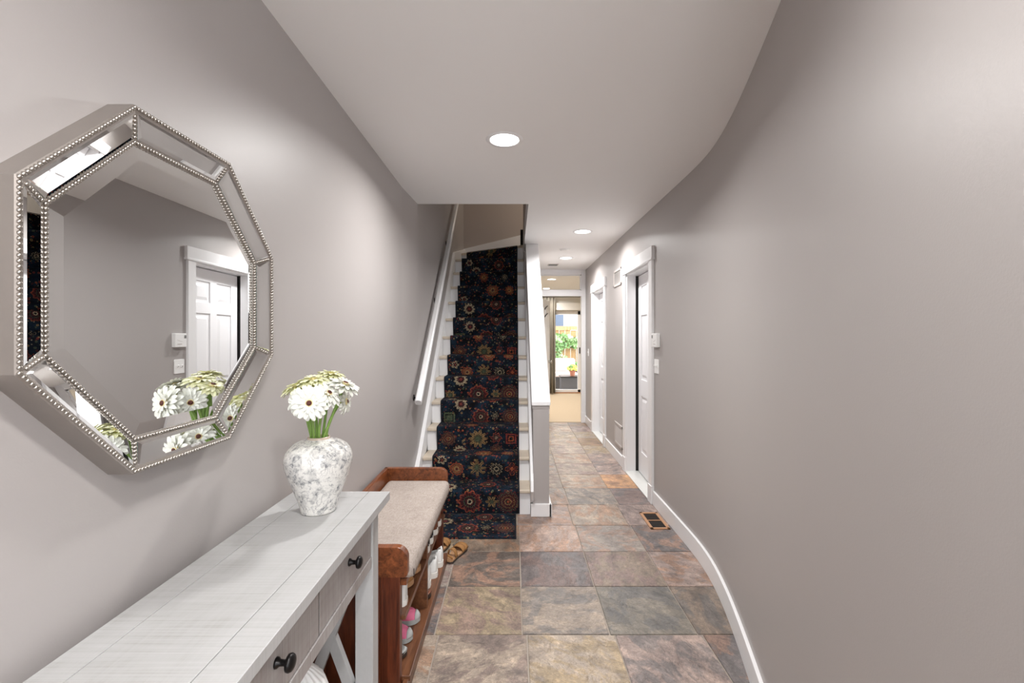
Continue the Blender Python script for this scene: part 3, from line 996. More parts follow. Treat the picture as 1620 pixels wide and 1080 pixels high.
MB().lathe([(0.06, 0), (0.085, 0.12), (0.095, 0.12), (0.095, 0.15), (0.08, 0.15), (0.07, 0.13)], (1.64, 12.75, 0.30), 20).build('pot', 'terracotta', fp, smooth=False)
rr = random.Random(5)
bl, gl = MB(), MB()
for i in range(120):
    a, e, q = rr.uniform(0, 2 * PI), rr.uniform(0, PI / 2), rr.uniform(0.7, 1)
    p = (1.64 + 0.17 * q * math.cos(a) * math.cos(e), 12.75 + 0.17 * q * math.sin(a) * math.cos(e), 0.46 + 0.15 * q * math.sin(e))
    (bl if i % 3 else gl).ball(p, rr.uniform(0.02, 0.032), 6, 4)
bl.build('blossom', 'yellow_petal', fp, kind='stuff')
gl.build('foliage', 'leaf', fp, kind='stuff')
fe = thing('garden_fence', (1.6, 16.0, GZ), 'cedar plank fence grown over with ivy', 'fence')
for i in range(26):
    x = -1.0 + i * 0.20
    MB().box(x, x + 0.19, 16.0, 16.02, GZ, 1.62 + rr.uniform(-0.01, 0.01)).build('plank', 'fence', fe)
MB().box(-1.05, 4.25, 15.94, 16.0, 1.62, 1.76).build('top_rail', 'fence', fe)
MB().box(-1.05, 4.25, 15.95, 16.0, 0.3, 0.4).build('rail', 'fence', fe)
iv = MB()
for i in range(3200):
    x = rr.uniform(0.6, 3.4)
    z = GZ + 1.62 * (rr.random() ** 0.8)
    if mnoise.noise(Vector((x * 1.7, z * 1.9, 3.1))) < -0.18 and z > 0.5:
        continue
    y = 15.92 - rr.random() * 0.38 * (1.2 - 0.5 * z)
    s = rr.uniform(0.03, 0.075)
    rot = Matrix.Translation((x, y, z)) @ Matrix.Rotation(rr.uniform(0, 2 * PI), 4, 'Y') @ Matrix.Rotation(rr.uniform(-0.9, 0.9), 4, 'X')
    iv._add([rot @ Vector(p) for p in ((0, 0, -s), (s * 0.7, -s * 0.2, 0), (0, 0, s), (-s * 0.7, -s * 0.2, 0))], [(0, 1, 2), (0, 2, 3)])
iv.build('ivy_hedge', 'leaf', None, kind='stuff', recalc=False, label='green ivy climbing the garden fence', cat='ivy')
ho = thing('neighbour_house', (2.4, 20.0, GZ), 'white clapboard house beyond the garden fence', 'house')
MB().box(-2, 7, 20.0, 20.2, GZ, 6).build('wall', 'siding', ho)
for i in range(22):
    z = 0.9 + i * 0.17
    MB().prism([(19.97, z), (19.97, z + 0.012), (20.0, z + 0.17), (20.0, z)], 'x', 2.28, 7).build('clapboard', 'siding', ho)
wn = MB().box(1.50, 2.30, 19.94, 20.0, 1.75, 3.4).build('window', 'trim', ho)
MB().box(1.56, 2.18, 19.93, 19.95, 1.82, 3.34).build('pane', 'blue_pane', wn)

# ------------------------------------------------------------------ unseen entry glazing behind the camera, added to let in fill daylight
en = thing('door_3', (0.05, Y_ENTRY - 0.06, 0), 'unseen white front door of the entry, glazed to let in fill daylight', None, None, 'structure')
fm = MB()
for a, b, c, d in ((-0.42, -0.28, 0, 2.1), (0.38, 0.52, 0, 2.1), (-0.42, 0.52, 1.95, 2.1), (-0.42, 0.52, 0, 0.3)):
    fm.box(a, b, Y_ENTRY - 0.08, Y_ENTRY - 0.03, c, d)
fm.build('door_frame', 'trim', en, bevel=0.003)
MB().box(-0.29, 0.39, Y_ENTRY - 0.058, Y_ENTRY - 0.052, 0.29, 1.96).build('pane', 'glass', en)
sl = thing('fill_window', (1.04, Y_ENTRY - 0.06, 0.25), 'added white framed sidelight window letting fill daylight into the entry', None, None, 'structure')  # added window out of view, made wide to brighten the hall
fm = MB()
for a, b, c, d in ((0.62, 0.68, 0.25, 2.1), (1.50, 1.56, 0.25, 2.1), (0.62, 1.56, 2.04, 2.1), (0.62, 1.56, 0.25, 0.31)):
    fm.box(a, b, Y_ENTRY - 0.08, Y_ENTRY - 0.03, c, d)
fm.build('window_frame', 'trim', sl, bevel=0.003)
MB().box(0.67, 1.51, Y_ENTRY - 0.058, Y_ENTRY - 0.052, 0.3, 2.05).build('pane', 'glass', sl)


# ------------------------------------------------------------------ ceiling lamps
def downlight(x, y, z, label, power=LAMP_W, group='recessed ceiling lamps', r=0.077, col=LAMP_C, spread=156):
    t = thing('ceiling_light', (x, y, z), label, 'ceiling light', group)
    ring = MB().lathe([(r, 0.0), (r + 0.004, -0.005), (r + 0.022, -0.004), (r + 0.028, 0.002), (r, 0.002)], (x, y, z), 40)
    auto_smooth(ring.build('trim_ring', 'trim', t), 50)
    MB().lathe([(0, -0.0015), (r * 0.7, -0.0015), (r + 0.001, -0.0005), (r + 0.001, 0.0015)], (x, y, z), 40).build('lens', 'lens', t, smooth=False)
    ld = bpy.data.lights.new('lamp', 'AREA')
    ld.shape = 'DISK'
    ld.size = 2 * r
    ld.energy = power
    ld.color = col
    ld.spread = R(spread)
    lo = bpy.data.objects.new('lamp', ld)
    COL.objects.link(lo)
    lo.parent = t
    lo.location = (0, 0, -0.012)
    return t


downlight(-0.052, 2.51, CEIL, 'lit recessed ceiling lamp in front of the stairwell')
downlight(0.71, 4.71, CEIL, 'lit recessed ceiling lamp outside the six panel door', 13.5)
downlight(0.72, 6.30, CEIL, 'lit recessed ceiling lamp close to the glazed transom', 14.0)
downlight(0.10, 0.27, CEIL, 'lit recessed ceiling lamp above the console table end', 11.0)
downlight(0.80, -1.0, CEIL, 'added recessed ceiling lamp giving fill light in the unseen entry', 16.0)  # added out of view as fill light for the near hall
downlight(0.73, 8.8, CEIL + 0.02, 'lit back room ceiling lamp seen through the transom', 16.0)
downlight(0.75, 10.5, CEIL + 0.02, 'lit back room ceiling lamp over the curtain', 13.0)
downlight(0.75, 6.45, TOP, 'added warm lamp lighting the stairwell from the unseen upper landing', 8.0, col=(1.0, 0.86, 0.70))  # added out of view to light the upper stairwell dimly
pn = thing('fill_pendant', (0.40, -1.05, 1.96), 'added white globe pendant lamp giving fill light in the unseen entry', 'lamp')  # added out of view to brighten the ceiling and walls
MB().ball((0.40, -1.05, 2.10), 0.13, 24, 14).build('globe', 'globe', pn, smooth=True)
MB().tube([(0.40, -1.05, 2.22), (0.40, -1.05, CEIL - 0.02)], 0.006, 8).build('rod', 'nickel', pn, smooth=True)
MB().lathe([(0.0, 0.0), (0.05, 0.0), (0.06, -0.012), (0.02, -0.025), (0, -0.025)], (0.40, -1.05, CEIL), 24).build('canopy', 'nickel', pn)
sd = thing('smoke_detector', (0.63, 5.66, CEIL), 'low white smoke detector on the hall ceiling', 'smoke detector')
MB().lathe([(0, -0.022), (0.035, -0.022), (0.055, -0.016), (0.062, 0.001)], (0.63, 5.66, CEIL), 28).build('cover', 'white_plastic', sd, smooth=True)
MB().lathe([(0.062, -0.006), (0.068, -0.005), (0.068, 0.001), (0.0, 0.001)], (0.63, 5.66, CEIL), 28).build('base_ring', 'white_plastic', sd)
cv = thing('ceiling_vent', (0.59, 6.88, CEIL), 'small grey slotted vent in the hall ceiling', 'vent')
MB().box(0.51, 0.67, 6.80, 6.96, CEIL - 0.006, CEIL + 0.001).build('frame', 'vent', cv, bevel=0.002)
lv = MB()
for i in range(7):
    lv.box(0.525, 0.655, 6.815 + i * 0.02, 6.825 + i * 0.02, CEIL - 0.010, CEIL - 0.005)
lv.build('louvre', 'grey_plastic', cv, kind='stuff')

# ------------------------------------------------------------------ staircase
RISE, GO, N0 = 0.20, 0.212, 3.56


def nose_y(n):
    return N0 + GO * (n - 1)


PIV = (0.127, 5.97)
WL = (-0.80, 6.605)
SX0, SX1 = -0.760, 0.130
st = thing('staircase', (-0.31, N0, 0), 'steep staircase with white risers and worn pale treads', None, None, 'structure')
for n in range(1, 13):
    yn, z = nose_y(n), n * RISE
    ry = yn + 0.026
    MB().box(SX0, SX1, ry, ry + 0.02, z - RISE, z - 0.028).build('riser', 'trim', st)
    if n < 12:
        MB().box(SX0, SX1, yn, nose_y(n + 1) + 0.04, z - 0.030, z).build('tread', 'tread', st, bevel=0.009, seg=3)
    else:
        MB().prism([(SX0, yn), (SX1, yn), (SX1, PIV[1] + 0.05), (SX0, WL[1] + 0.05)], 'z', z - 0.030, z).build('tread', 'tread', st, bevel=0.009, seg=3)
MB().prism([(PIV[0], PIV[1] + 0.026), (PIV[0], PIV[1] + 0.05), (WL[0], WL[1] + 0.05), (WL[0], WL[1] + 0.026)], 'z', 2.4, 2.572).build('riser', 'trim', st)
MB().prism([PIV, (1.5, PIV[1]), (1.5, 7.17), (XL, 7.17), (XL, WL[1]), WL], 'z', 2.57, 2.60).build('tread', 'tread', st)


def skirt(y0, y1, lo, hi):
    s = RISE / GO
    return [(y0, (y0 - N0) * s + RISE + lo), (y0, (y0 - N0) * s + RISE + hi), (y1, (y1 - N0) * s + RISE + hi), (y1, (y1 - N0) * s + RISE + lo)]


sk = skirt(3.48, 5.90, 0, 0.075)
pl = [(3.50, 0.0), (3.48, 0.10), sk[1], (5.90, 2.49), (7.15, 2.765), (7.15, 2.3), (5.90, 2.1)]
MB().prism(pl, 'x', XL, SX0).build('skirt_board', 'trim', st, bevel=0.004)
MB().prism([(3.47, 0.215)] + [(p[0], p[1]) for p in skirt(3.50, 5.86, 0.0, 0.145)[1:3]] + [(5.86, 2.1), (3.66, 0.10), (3.56, 0.10)], 'x', SX1 - 0.002, 0.152).build('skirt_board', 'trim', st, bevel=0.004)
MB().prism([(XL, 2.60), (XL, 2.765), (0.40, 3.06), (0.40, 2.60)], 'y', 7.135, 7.162).build('skirt_board', 'trim', st)
MB().box(0.085, 0.120, 5.965, 6.0, 2.6, 2.80).build('dark_upright', 'black', st)  # short dark upright at the inner corner of the winder

# runner on the stairs
RX0, RX1 = -0.675, 0.045


def runner_mesh():
    path = []
    for n in range(1, 13):
        yn, z = nose_y(n), n * RISE
        base = (yn + 0.026 - 0.010, z - RISE + 0.010)
        path.append(base)
        path.append((yn - 0.008, z - 0.030))
        path.append((yn - 0.010, z - 0.012))
        path.append((yn - 0.004, z + 0.003))
        path.append((yn + 0.010, z + 0.008))
        if n < 12:
            path.append((nose_y(n + 1) + 0.010, z + 0.008))
    vs, uvs = [], []
    s = 0.0
    last = None
    for p in path:
        if last:
            s += math.hypot(p[0] - last[0], p[1] - last[1])
        last = p
        vs += [(RX0, p[0], p[1]), (RX1, p[0], p[1])]
        uvs += [(0, s), (0.72, s)]

    def wy(x):
        return PIV[1] + (PIV[0] - x) * (WL[1] - PIV[1]) / (PIV[0] - WL[0]) + 0.014
    z = 2.408
    y_l, y_r = wy(RX0), wy(RX1)
    sl_, sr_ = s + y_l - last[0], s + y_r - last[0]
    vs += [(RX0, y_l, z), (RX1, y_r, z)]
    uvs += [(0, sl_), (0.72, sr_)]
    vs += [(RX0, y_l - 0.022, 2.59), (RX1, y_r - 0.022, 2.59)]
    uvs += [(0, sl_ + 0.185), (0.72, sr_ + 0.185)]
    vs += [(RX0, y_l + 0.02, 2.608), (RX1, y_r + 0.02, 2.608)]
    uvs += [(0, sl_ + 0.23), (0.72, sr_ + 0.23)]
    vs += [(RX0, 7.12, 2.608), (RX1, 7.12, 2.608)]
    uvs += [(0, sl_ + 0.7), (0.72, sr_ + 1.2)]
    fs = [(2 * i, 2 * i + 1, 2 * i + 3, 2 * i + 2) for i in range(len(vs) // 2 - 1)]
    return vs, fs, uvs


def uv_object(name, vs, fs, uvs, mat, origin, label, cat, thick):
    me = bpy.data.meshes.new(name)
    me.from_pydata([Vector(p) - Vector(origin) for p in vs], [], fs)
    l = me.uv_layers.new(name='UVMap')
    for poly in me.polygons:
        for li in poly.loop_indices:
            l.data[li].uv = uvs[me.loops[li].vertex_index]
    me.materials.append(M[mat])
    o = bpy.data.objects.new(name, me)
    COL.objects.link(o)
    o.location = origin
    md = o.modifiers.new('pile', 'SOLIDIFY')
    md.thickness = thick
    md.offset = 0
    return tag(o, label, cat)


v_, f_, u_ = runner_mesh()
uv_object('stair_runner', v_, f_, u_, 'runner', (-0.315, N0, 0), 'dark floral oriental runner covering the stairs', 'runner', 0.008)
vm, fm_, um = [], [], []
for i, y in enumerate((3.145, 3.57)):
    vm += [(-0.705, y, 0.0045), (0.017, y, 0.0045)]
    um += [(0, 1.648 + y - 3.62), (0.72, 1.648 + y - 3.62)]
uv_object('floor_mat', vm, [(0, 1, 3, 2)], um, 'runner', (-0.34, 3.36, 0), 'dark floral oriental mat on the floor at the foot of the stairs', 'mat', 0.008)

# handrail
XH = XS + 0.055
hr = thing('handrail', (XH, 3.56, 0.85), 'white wooden handrail bracketed to the wall above the stairs', 'handrail')
ra, rb = Vector((XH, 3.498, 0.890)), Vector((XH, 6.35, 3.575))
rl = MB()
n_ = (rb - ra).normalized()
side = Vector((1, 0, 0))
up = side.cross(n_)
for p in (ra, rb):
    pass
pro = [(-0.022, -0.028), (0.022, -0.028), (0.026, 0.0), (0.024, 0.018), (0.014, 0.028), (-0.014, 0.028), (-0.024, 0.018), (-0.026, 0.0)]
vs = [p + side * a + up * b for p in (ra, rb) for a, b in pro]
k8 = len(pro)
rl._add(vs, [tuple(range(k8 - 1, -1, -1)), tuple(range(k8, 2 * k8))] + [(i, (i + 1) % k8, k8 + (i + 1) % k8, k8 + i) for i in range(k8)])
rl.build('rail', 'trim', hr, bevel=0.003)
for s in (0.035, 0.35, 0.62, 0.90):
    p = ra.lerp(rb, s) - up * 0.028
    b = MB()
    xw = XS if p.y > Y_WELL else XL + (XS - XL) * (p.y - 3.3) / (Y_WELL - 3.3)
    b.tube([(xw - 0.002, p.y, p.z - 0.05), (xw + 0.03, p.y, p.z - 0.055), (XH - 0.01, p.y, p.z - 0.03), (XH - 0.002, p.y, p.z + 0.006)], 0.007, 10)
    br = b.build('bracket', 'black', hr, smooth=True)
    pl_ = MB().lathe([(0.026, 0), (0.024, 0.006), (0.008, 0.008), (0, 0.008)], n=18)
    pl_.xform(Matrix.Translation((xw - 0.001, p.y, p.z - 0.05)) @ Matrix.Rotation(PI / 2, 4, 'Y'))
    pl_.build('wall_plate', 'black', br, smooth=False)

# ------------------------------------------------------------------ wall fittings on the right wall
th = thing('thermostat', (XR, 3.70, 1.31), 'white thermostat with a small grey display on the right wall', 'thermostat')
MB().box(XR - 0.030, XR + 0.001, 3.635, 3.765, 1.312, 1.425).build('body', 'white_plastic', th, bevel=0.005)
MB().box(XR - 0.0315, XR - 0.029, 3.735, 3.758, 1.385, 1.410).build('display', 'grey_plastic', th)
b = MB()
for i in range(3):
    b.box(XR - 0.032, XR - 0.029, 3.66 + i * 0.018, 3.672 + i * 0.018, 1.335, 1.341)
b.build('buttons', 'vent', th, kind='stuff')
MB().prism([(3.655, 1.372), (3.715, 1.356), (3.715, 1.3575), (3.655, 1.3735)], 'x', XR - 0.0312, XR - 0.029).build('cover_seam', 'vent', th)


def switch_plate(y, z, wide, label):
    t = thing('light_switch', (XR, y, z), label, 'light switch')
    MB().box(XR - 0.006, XR + 0.001, y - wide / 2, y + wide / 2, z - 0.058, z + 0.058).build('plate', 'white_plastic', t, bevel=0.003)
    k = 2 if wide > 0.09 else 1
    for i in range(k):
        yy = y + (i - (k - 1) / 2) * 0.046
        tg = MB().prism([(XR - 0.005, z - 0.012), (XR - 0.018, z + 0.008), (XR - 0.014, z + 0.014), (XR - 0.005, z + 0.010)], 'y', yy - 0.005, yy + 0.005)
        tg.build('toggle', 'white_plastic', t)
    return t


switch_plate(3.715, 1.155, 0.112, 'white double light switch below the thermostat')
switch_plate(7.12, 1.15, 0.072, 'white single light switch near the far doorway')


def wall_grille(y0, y1, z0, z1, label, mat):
    t = thing('wall_grille', (XR, (y0 + y1) / 2, z0), label, 'grille')
    f = MB()
    w = 0.024
    for a, b, c, d in ((y0, y1, z0, z0 + w), (y0, y1, z1 - w, z1), (y0, y0 + w, z0, z1), (y1 - w, y1, z0, z1)):
        f.box(XR - 0.010, XR + 0.001, a, b, c, d)
    f.build('frame', mat, t, bevel=0.002)
    MB().box(XR - 0.001, XR + 0.001, y0 + w, y1 - w, z0 + w, z1 - w).build('backing', 'grey_plastic', t)
    k = int((z1 - z0 - 2 * w) / 0.013)
    l = MB()
    for i in range(k):
        z = z0 + w + 0.004 + i * 0.013
        l.prism([(XR - 0.0075, z), (XR - 0.0065, z + 0.001), (XR - 0.001, z + 0.010), (XR - 0.001, z + 0.008)], 'y', y0 + w, y1 - w)
    l.build('louvre', mat, t, kind='stuff')


wall_grille(4.93, 5.30, 1.965, 2.155, 'grey slotted return grille high on the right wall', 'vent')
wall_grille(4.87, 5.25, 0.185, 0.43, 'grey slotted grille low on the wall above the baseboard', 'vent')
rg = thing('floor_register', (1.065, 3.455, 0), 'wooden floor register with two dark openings beside the baseboard', 'vent')
f = MB()
for a, b, c, d in ((0.993, 1.137, 3.30, 3.322), (0.993, 1.137, 3.588, 3.61), (0.993, 1.015, 3.30, 3.61), (1.115, 1.137, 3.30, 3.61), (1.01, 1.12, 3.449, 3.459)):
    f.box(a, b, c, d, 0.0, 0.008)
f.build('frame', 'register', rg, bevel=0.002)
MB().box(1.01, 1.12, 3.315, 3.595, 0.0, 0.002).build('opening', 'dark', rg)  # dark plate painted as the shade inside the duct
l = MB()
for i in range(16):
    y = 3.33 + i * 0.016
    l.box(1.013, 1.117, y, y + 0.003, 0.001, 0.005)
l.build('louvre', 'sole_dark', rg, kind='stuff')

# ------------------------------------------------------------------ octagonal mirror
MY, MZ = 1.067, 1.4945
mr = thing('wall_mirror', (XL, MY, MZ - 0.372), 'octagonal wall mirror edged with silver beading above the console table', 'mirror')
C8 = math.cos(PI / 8)


def oct_pt(ap, k, h):
    a = PI / 8 + k * PI / 4
    r = ap / C8
    return Vector((XL + h, MY + r * math.cos(a), MZ + r * math.sin(a)))


AO, AI, HO, HI = 0.3715, 0.309, 0.054, 0.032
body = MB()
vs = [oct_pt(AO, k, 0.0) for k in range(8)] + [oct_pt(AO, k, HO - 0.003) for k in range(8)] + [oct_pt(AO - 0.004, k, HO) for k in range(8)] + [oct_pt(AI - 0.008, k, HI - 0.003) for k in range(8)] + [oct_pt(AI - 0.008, k, 0.0) for k in range(8)]
fs = []
for lvl in range(4):
    fs += [(lvl * 8 + k, lvl * 8 + (k + 1) % 8, lvl * 8 + 8 + (k + 1) % 8, lvl * 8 + 8 + k) for k in range(8)]
fs += [(32 + k, 32 + (k + 1) % 8, (k + 1) % 8, k) for k in range(8)]
body._add(vs, fs)
body.build('frame_body', 'champagne', mr)


def rim(ap):
    return HI + (HO - HI) * (ap - AI) / (AO - AI)


for k in range(8):
    # strip corners, kept clear of the rows of beads
    a_out, a_in = AO - 0.0135, AI + 0.0045
    o0, o1 = oct_pt(a_out, k, rim(a_out) + 0.001), oct_pt(a_out, k + 1, rim(a_out) + 0.001)
    i0, i1 = oct_pt(a_in, k, rim(a_in) + 0.001), oct_pt(a_in, k + 1, rim(a_in) + 0.001)
    e = (o1 - o0).normalized() * 0.0065
    q = [o0 + e, o1 - e, i1 - e, i0 + e]
    c = sum(q, Vector()) / 4
    nrm = (q[1] - q[0]).cross(q[2] - q[1]).normalized()
    if nrm.x < 0:
        nrm = -nrm
    ed = (q[1] - q[0]).normalized()
    iw = (q[3] - q[0])
    iw = (iw - ed * iw.dot(ed)).normalized()
    bw = 0.007
    top = [q[0] + (ed + iw) * bw, q[1] + (-ed + iw) * bw, q[2] + (-ed - iw) * bw, q[3] + (ed - iw) * bw]
    top = [p + nrm * 0.0012 for p in top]
    m = MB()
    m._add(q + top, [(4, 5, 6, 7), (0, 1, 5, 4), (1, 2, 6, 5), (2, 3, 7, 6), (3, 0, 4, 7)])
    stp = m.build('mirror_strip', 'mirror', mr)
    g = MB()
    low = [p - nrm * 0.004 for p in q]
    g._add(q + low, [(i, (i + 1) % 4, 4 + (i + 1) % 4, 4 + i) for i in range(4)])
    g.build('glass_edge', 'mirror_edge', stp)
am = AI - 0.008
cvx = [oct_pt(am, k, HI - 0.0035) for k in range(8)] + [oct_pt(am - 0.026, k, HI - 0.0005) for k in range(8)]
m = MB()
m._add(cvx[8:], [tuple(range(8))])
m.build('mirror_plate', 'mirror', mr)
for k in range(8):
    m = MB()
    m._add([cvx[k], cvx[(k + 1) % 8], cvx[8 + (k + 1) % 8], cvx[8 + k]], [(0, 1, 2, 3)])
    m.build('bevel', 'mirror', mr)


def beads(mb, p, q, r, step):
    n = max(1, round((q - p).length / step))
    for i in range(n):
        mb.ball(p.lerp(q, i / n), r, 8, 5)


ob, ib, rbm = MB(), MB(), MB()
for k in range(8):
    a = AO - 0.0055
    beads(ob, oct_pt(a, k, rim(a) + 0.0012), oct_pt(a, k + 1, rim(a) + 0.0012), 0.0043, 0.0086)
    a = AI - 0.0025
    beads(ib, oct_pt(a, k, rim(a) + 0.0015), oct_pt(a, k + 1, rim(a) + 0.0015), 0.0041, 0.0082)
    a1, a2 = AI + 0.006, AO - 0.014
    beads(rbm, oct_pt(a1, k, rim(a1) + 0.001), oct_pt(a2, k, rim(a2) + 0.001), 0.0040, 0.0080)
ob.build('outer_beading', 'bead', mr, smooth=True, kind='stuff')
ib.build('inner_beading', 'bead', mr, smooth=True, kind='stuff')
rbm.build('corner_beading', 'bead', mr, smooth=True, kind='stuff')

# ------------------------------------------------------------------ console table
TY0, TY1, TX0, TX1, TZ = 0.615, 1.602, -0.775, -0.436, 0.855
ctb = thing('console_table', ((TX0 + TX1) / 2, (TY0 + TY1) / 2, 0), 'whitewashed wooden console table with two drawers and black knobs', 'console table')
tt = 0.028
gap = 0.0015
bx_f, bx_b, by_e = 0.073, 0.064, 0.060
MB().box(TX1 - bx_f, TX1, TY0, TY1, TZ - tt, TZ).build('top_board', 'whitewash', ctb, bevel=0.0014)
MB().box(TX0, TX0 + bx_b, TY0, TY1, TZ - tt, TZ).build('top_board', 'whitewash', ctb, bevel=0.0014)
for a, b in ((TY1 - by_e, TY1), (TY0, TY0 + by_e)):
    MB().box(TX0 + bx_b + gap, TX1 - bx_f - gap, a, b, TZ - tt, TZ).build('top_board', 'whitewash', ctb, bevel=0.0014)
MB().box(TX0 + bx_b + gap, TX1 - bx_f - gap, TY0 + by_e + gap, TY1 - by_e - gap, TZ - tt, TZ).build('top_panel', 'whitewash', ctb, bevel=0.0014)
LX1 = -0.468
LX0 = TX0 + 0.004
lw = 0.060
for y0 in (TY0 + 0.03, TY1 - 0.03 - lw):
    for x0 in (LX0, LX1 - lw):
        MB().box(x0, x0 + lw, y0, y0 + lw, 0, TZ - tt).build('leg', 'whitewash', ctb, bevel=0.003)
AZ = 0.633
ya, yb = TY0 + 0.03 + lw, TY1 - 0.03 - lw
# front frame of the apron
ym = (ya + yb) / 2
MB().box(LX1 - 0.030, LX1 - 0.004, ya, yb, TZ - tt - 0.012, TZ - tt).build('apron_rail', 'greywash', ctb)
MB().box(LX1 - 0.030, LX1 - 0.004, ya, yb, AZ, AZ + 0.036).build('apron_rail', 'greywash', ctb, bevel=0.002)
MB().box(LX1 - 0.040, LX1 - 0.022, ya, yb, AZ + 0.02, TZ - tt).build('apron_shade', 'dark', ctb)  # near black backing paints shade into the gaps around the drawers
MB().box(LX1 - 0.03, LX1 - 0.0075, ym - 0.0028, ym + 0.0028, AZ + 0.037, TZ - tt - 0.011).build('drawer_gap_shade', 'dark', ctb)  # dark strip painted as the shade between the two drawers
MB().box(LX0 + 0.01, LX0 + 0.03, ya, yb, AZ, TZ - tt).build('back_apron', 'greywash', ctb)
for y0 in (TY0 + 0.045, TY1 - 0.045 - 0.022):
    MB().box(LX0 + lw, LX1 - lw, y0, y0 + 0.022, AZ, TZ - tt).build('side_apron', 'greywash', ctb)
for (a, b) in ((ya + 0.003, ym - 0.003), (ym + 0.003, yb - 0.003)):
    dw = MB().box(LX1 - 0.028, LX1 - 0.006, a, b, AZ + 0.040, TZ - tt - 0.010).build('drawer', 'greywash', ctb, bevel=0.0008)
    kb = MB().lathe([(0.011, 0), (0.0105, 0.004), (0.0065, 0.008), (0.006, 0.018), (0.010, 0.021), (0.0165, 0.024), (0.0175, 0.029), (0.015, 0.034), (0.008, 0.037), (0, 0.0375)], n=24)
    kb.xform(Matrix.Translation((LX1 - 0.006, (a + b) / 2, (AZ + TZ) / 2 + 0.006)) @ Matrix.Rotation(PI / 2, 4, 'Y'))
    kb.build('knob', 'black', dw, smooth=True)
MB().box(LX0 + 0.005, LX1 - 0.005, TY0 + 0.035, TY1 - 0.035, 0.12, 0.145).build('lower_shelf', 'greywash', ctb, bevel=0.002)
# crossed braces in each end
for y0 in (TY0 + 0.05, TY1 - 0.03 - lw + 0.018):
    xa, xb = LX0 + lw, LX1 - lw
    for (p, q), dy in ((((xa, 0.145), (xb, AZ)), 0.0), (((xa, AZ), (xb, 0.145)), 0.001)):
        dx_, dz_ = q[0] - p[0], q[1] - p[1]
        ln = math.hypot(dx_, dz_)
        nx_, nz_ = -dz_ / ln * 0.017, dx_ / ln * 0.017
        MB().prism([(p[0] + nx_, p[1] + nz_), (q[0] + nx_, q[1] + nz_), (q[0] - nx_, q[1] - nz_), (p[0] - nx_, p[1] - nz_)], 'y', y0 + dy, y0 + 0.024 + dy).build('brace', 'whitewash', ctb, bevel=0.001)

# fluted jar under the table
jr = [(0.045, 0), (0.075, 0.02), (0.098, 0.09), (0.105, 0.16), (0.100, 0.22), (0.080, 0.275), (0.05, 0.305), (0.036, 0.315), (0.036, 0.325), (0.028, 0.325), (0.028, 0.30)]
jr = [(a, b * 1.09) for a, b in jr]
jar = MB().lathe(jr, (-0.605, 1.25, 0.145), 96, 24, 0.07)
jar.build('fluted_jar', 'white_plastic', None, smooth=True, label='white fluted jar on the lower shelf of the console table', cat='jar')

# ------------------------------------------------------------------ vase
VX, VY = -0.612, 1.428
vp = [(0.0, 0.0), (0.054, 0.0), (0.058, 0.004), (0.0585, 0.012), (0.064, 0.035), (0.075, 0.065), (0.088, 0.098), (0.099, 0.128), (0.106, 0.152), (0.109, 0.170),
      (0.1075, 0.188), (0.102, 0.204), (0.091, 0.219), (0.075, 0.230), (0.057, 0.237), (0.042, 0.240), (0.036, 0.2425), (0.0365, 0.248), (0.035, 0.2515), (0.032, 0.250), (0.030, 0.238), (0.030, 0.2), (0.0, 0.195)]
vp = [(a * 0.925, b * 0.925) for a, b in vp]
MB().lathe(vp, (VX, VY, TZ), 64).build('vase', 'toile', None, smooth=True, label='white and grey toile ginger jar vase on the console table', cat='vase')


# ------------------------------------------------------------------ gerbera daisies
def petal_mesh(L, w, droop, mat, name):
    m = MB()
    vs, fs = [], []
    prof = [(0.0, 0.35), (0.25, 0.72), (0.55, 1.0), (0.82, 0.92), (0.95, 0.62), (1.0, 0.22)]
    for s, ww in prof:
        z = 0.10 * L * math.sin(s * 2.2) - droop * L * s * s
        vs += [(s * L, -w * ww, z + 0.10 * w), (s * L, 0, z - 0.22 * w), (s * L, w * ww, z + 0.10 * w)]
    for i in range(len(prof) - 1):
        a = i * 3
        fs += [(a, a + 1, a + 4, a + 3), (a + 1, a + 2, a + 5, a + 4)]
    me = bpy.data.meshes.new(name)
    me.from_pydata(vs, [], fs)
    me.polygons.foreach_set('use_smooth', [True] * len(me.polygons))
    me.materials.append(M[mat])
    return me


PM = [petal_mesh(1.0, 0.155, 0.18, 'petal', 'petal_outer'), petal_mesh(0.70, 0.11, 0.05, 'petal', 'petal_inner'),
      petal_mesh(1.0, 0.155, 0.22, 'petal_cream', 'petal_cream_outer'), petal_mesh(0.70, 0.11, 0.05, 'petal_cream', 'petal_cream_inner')]
rf = random.Random(3)


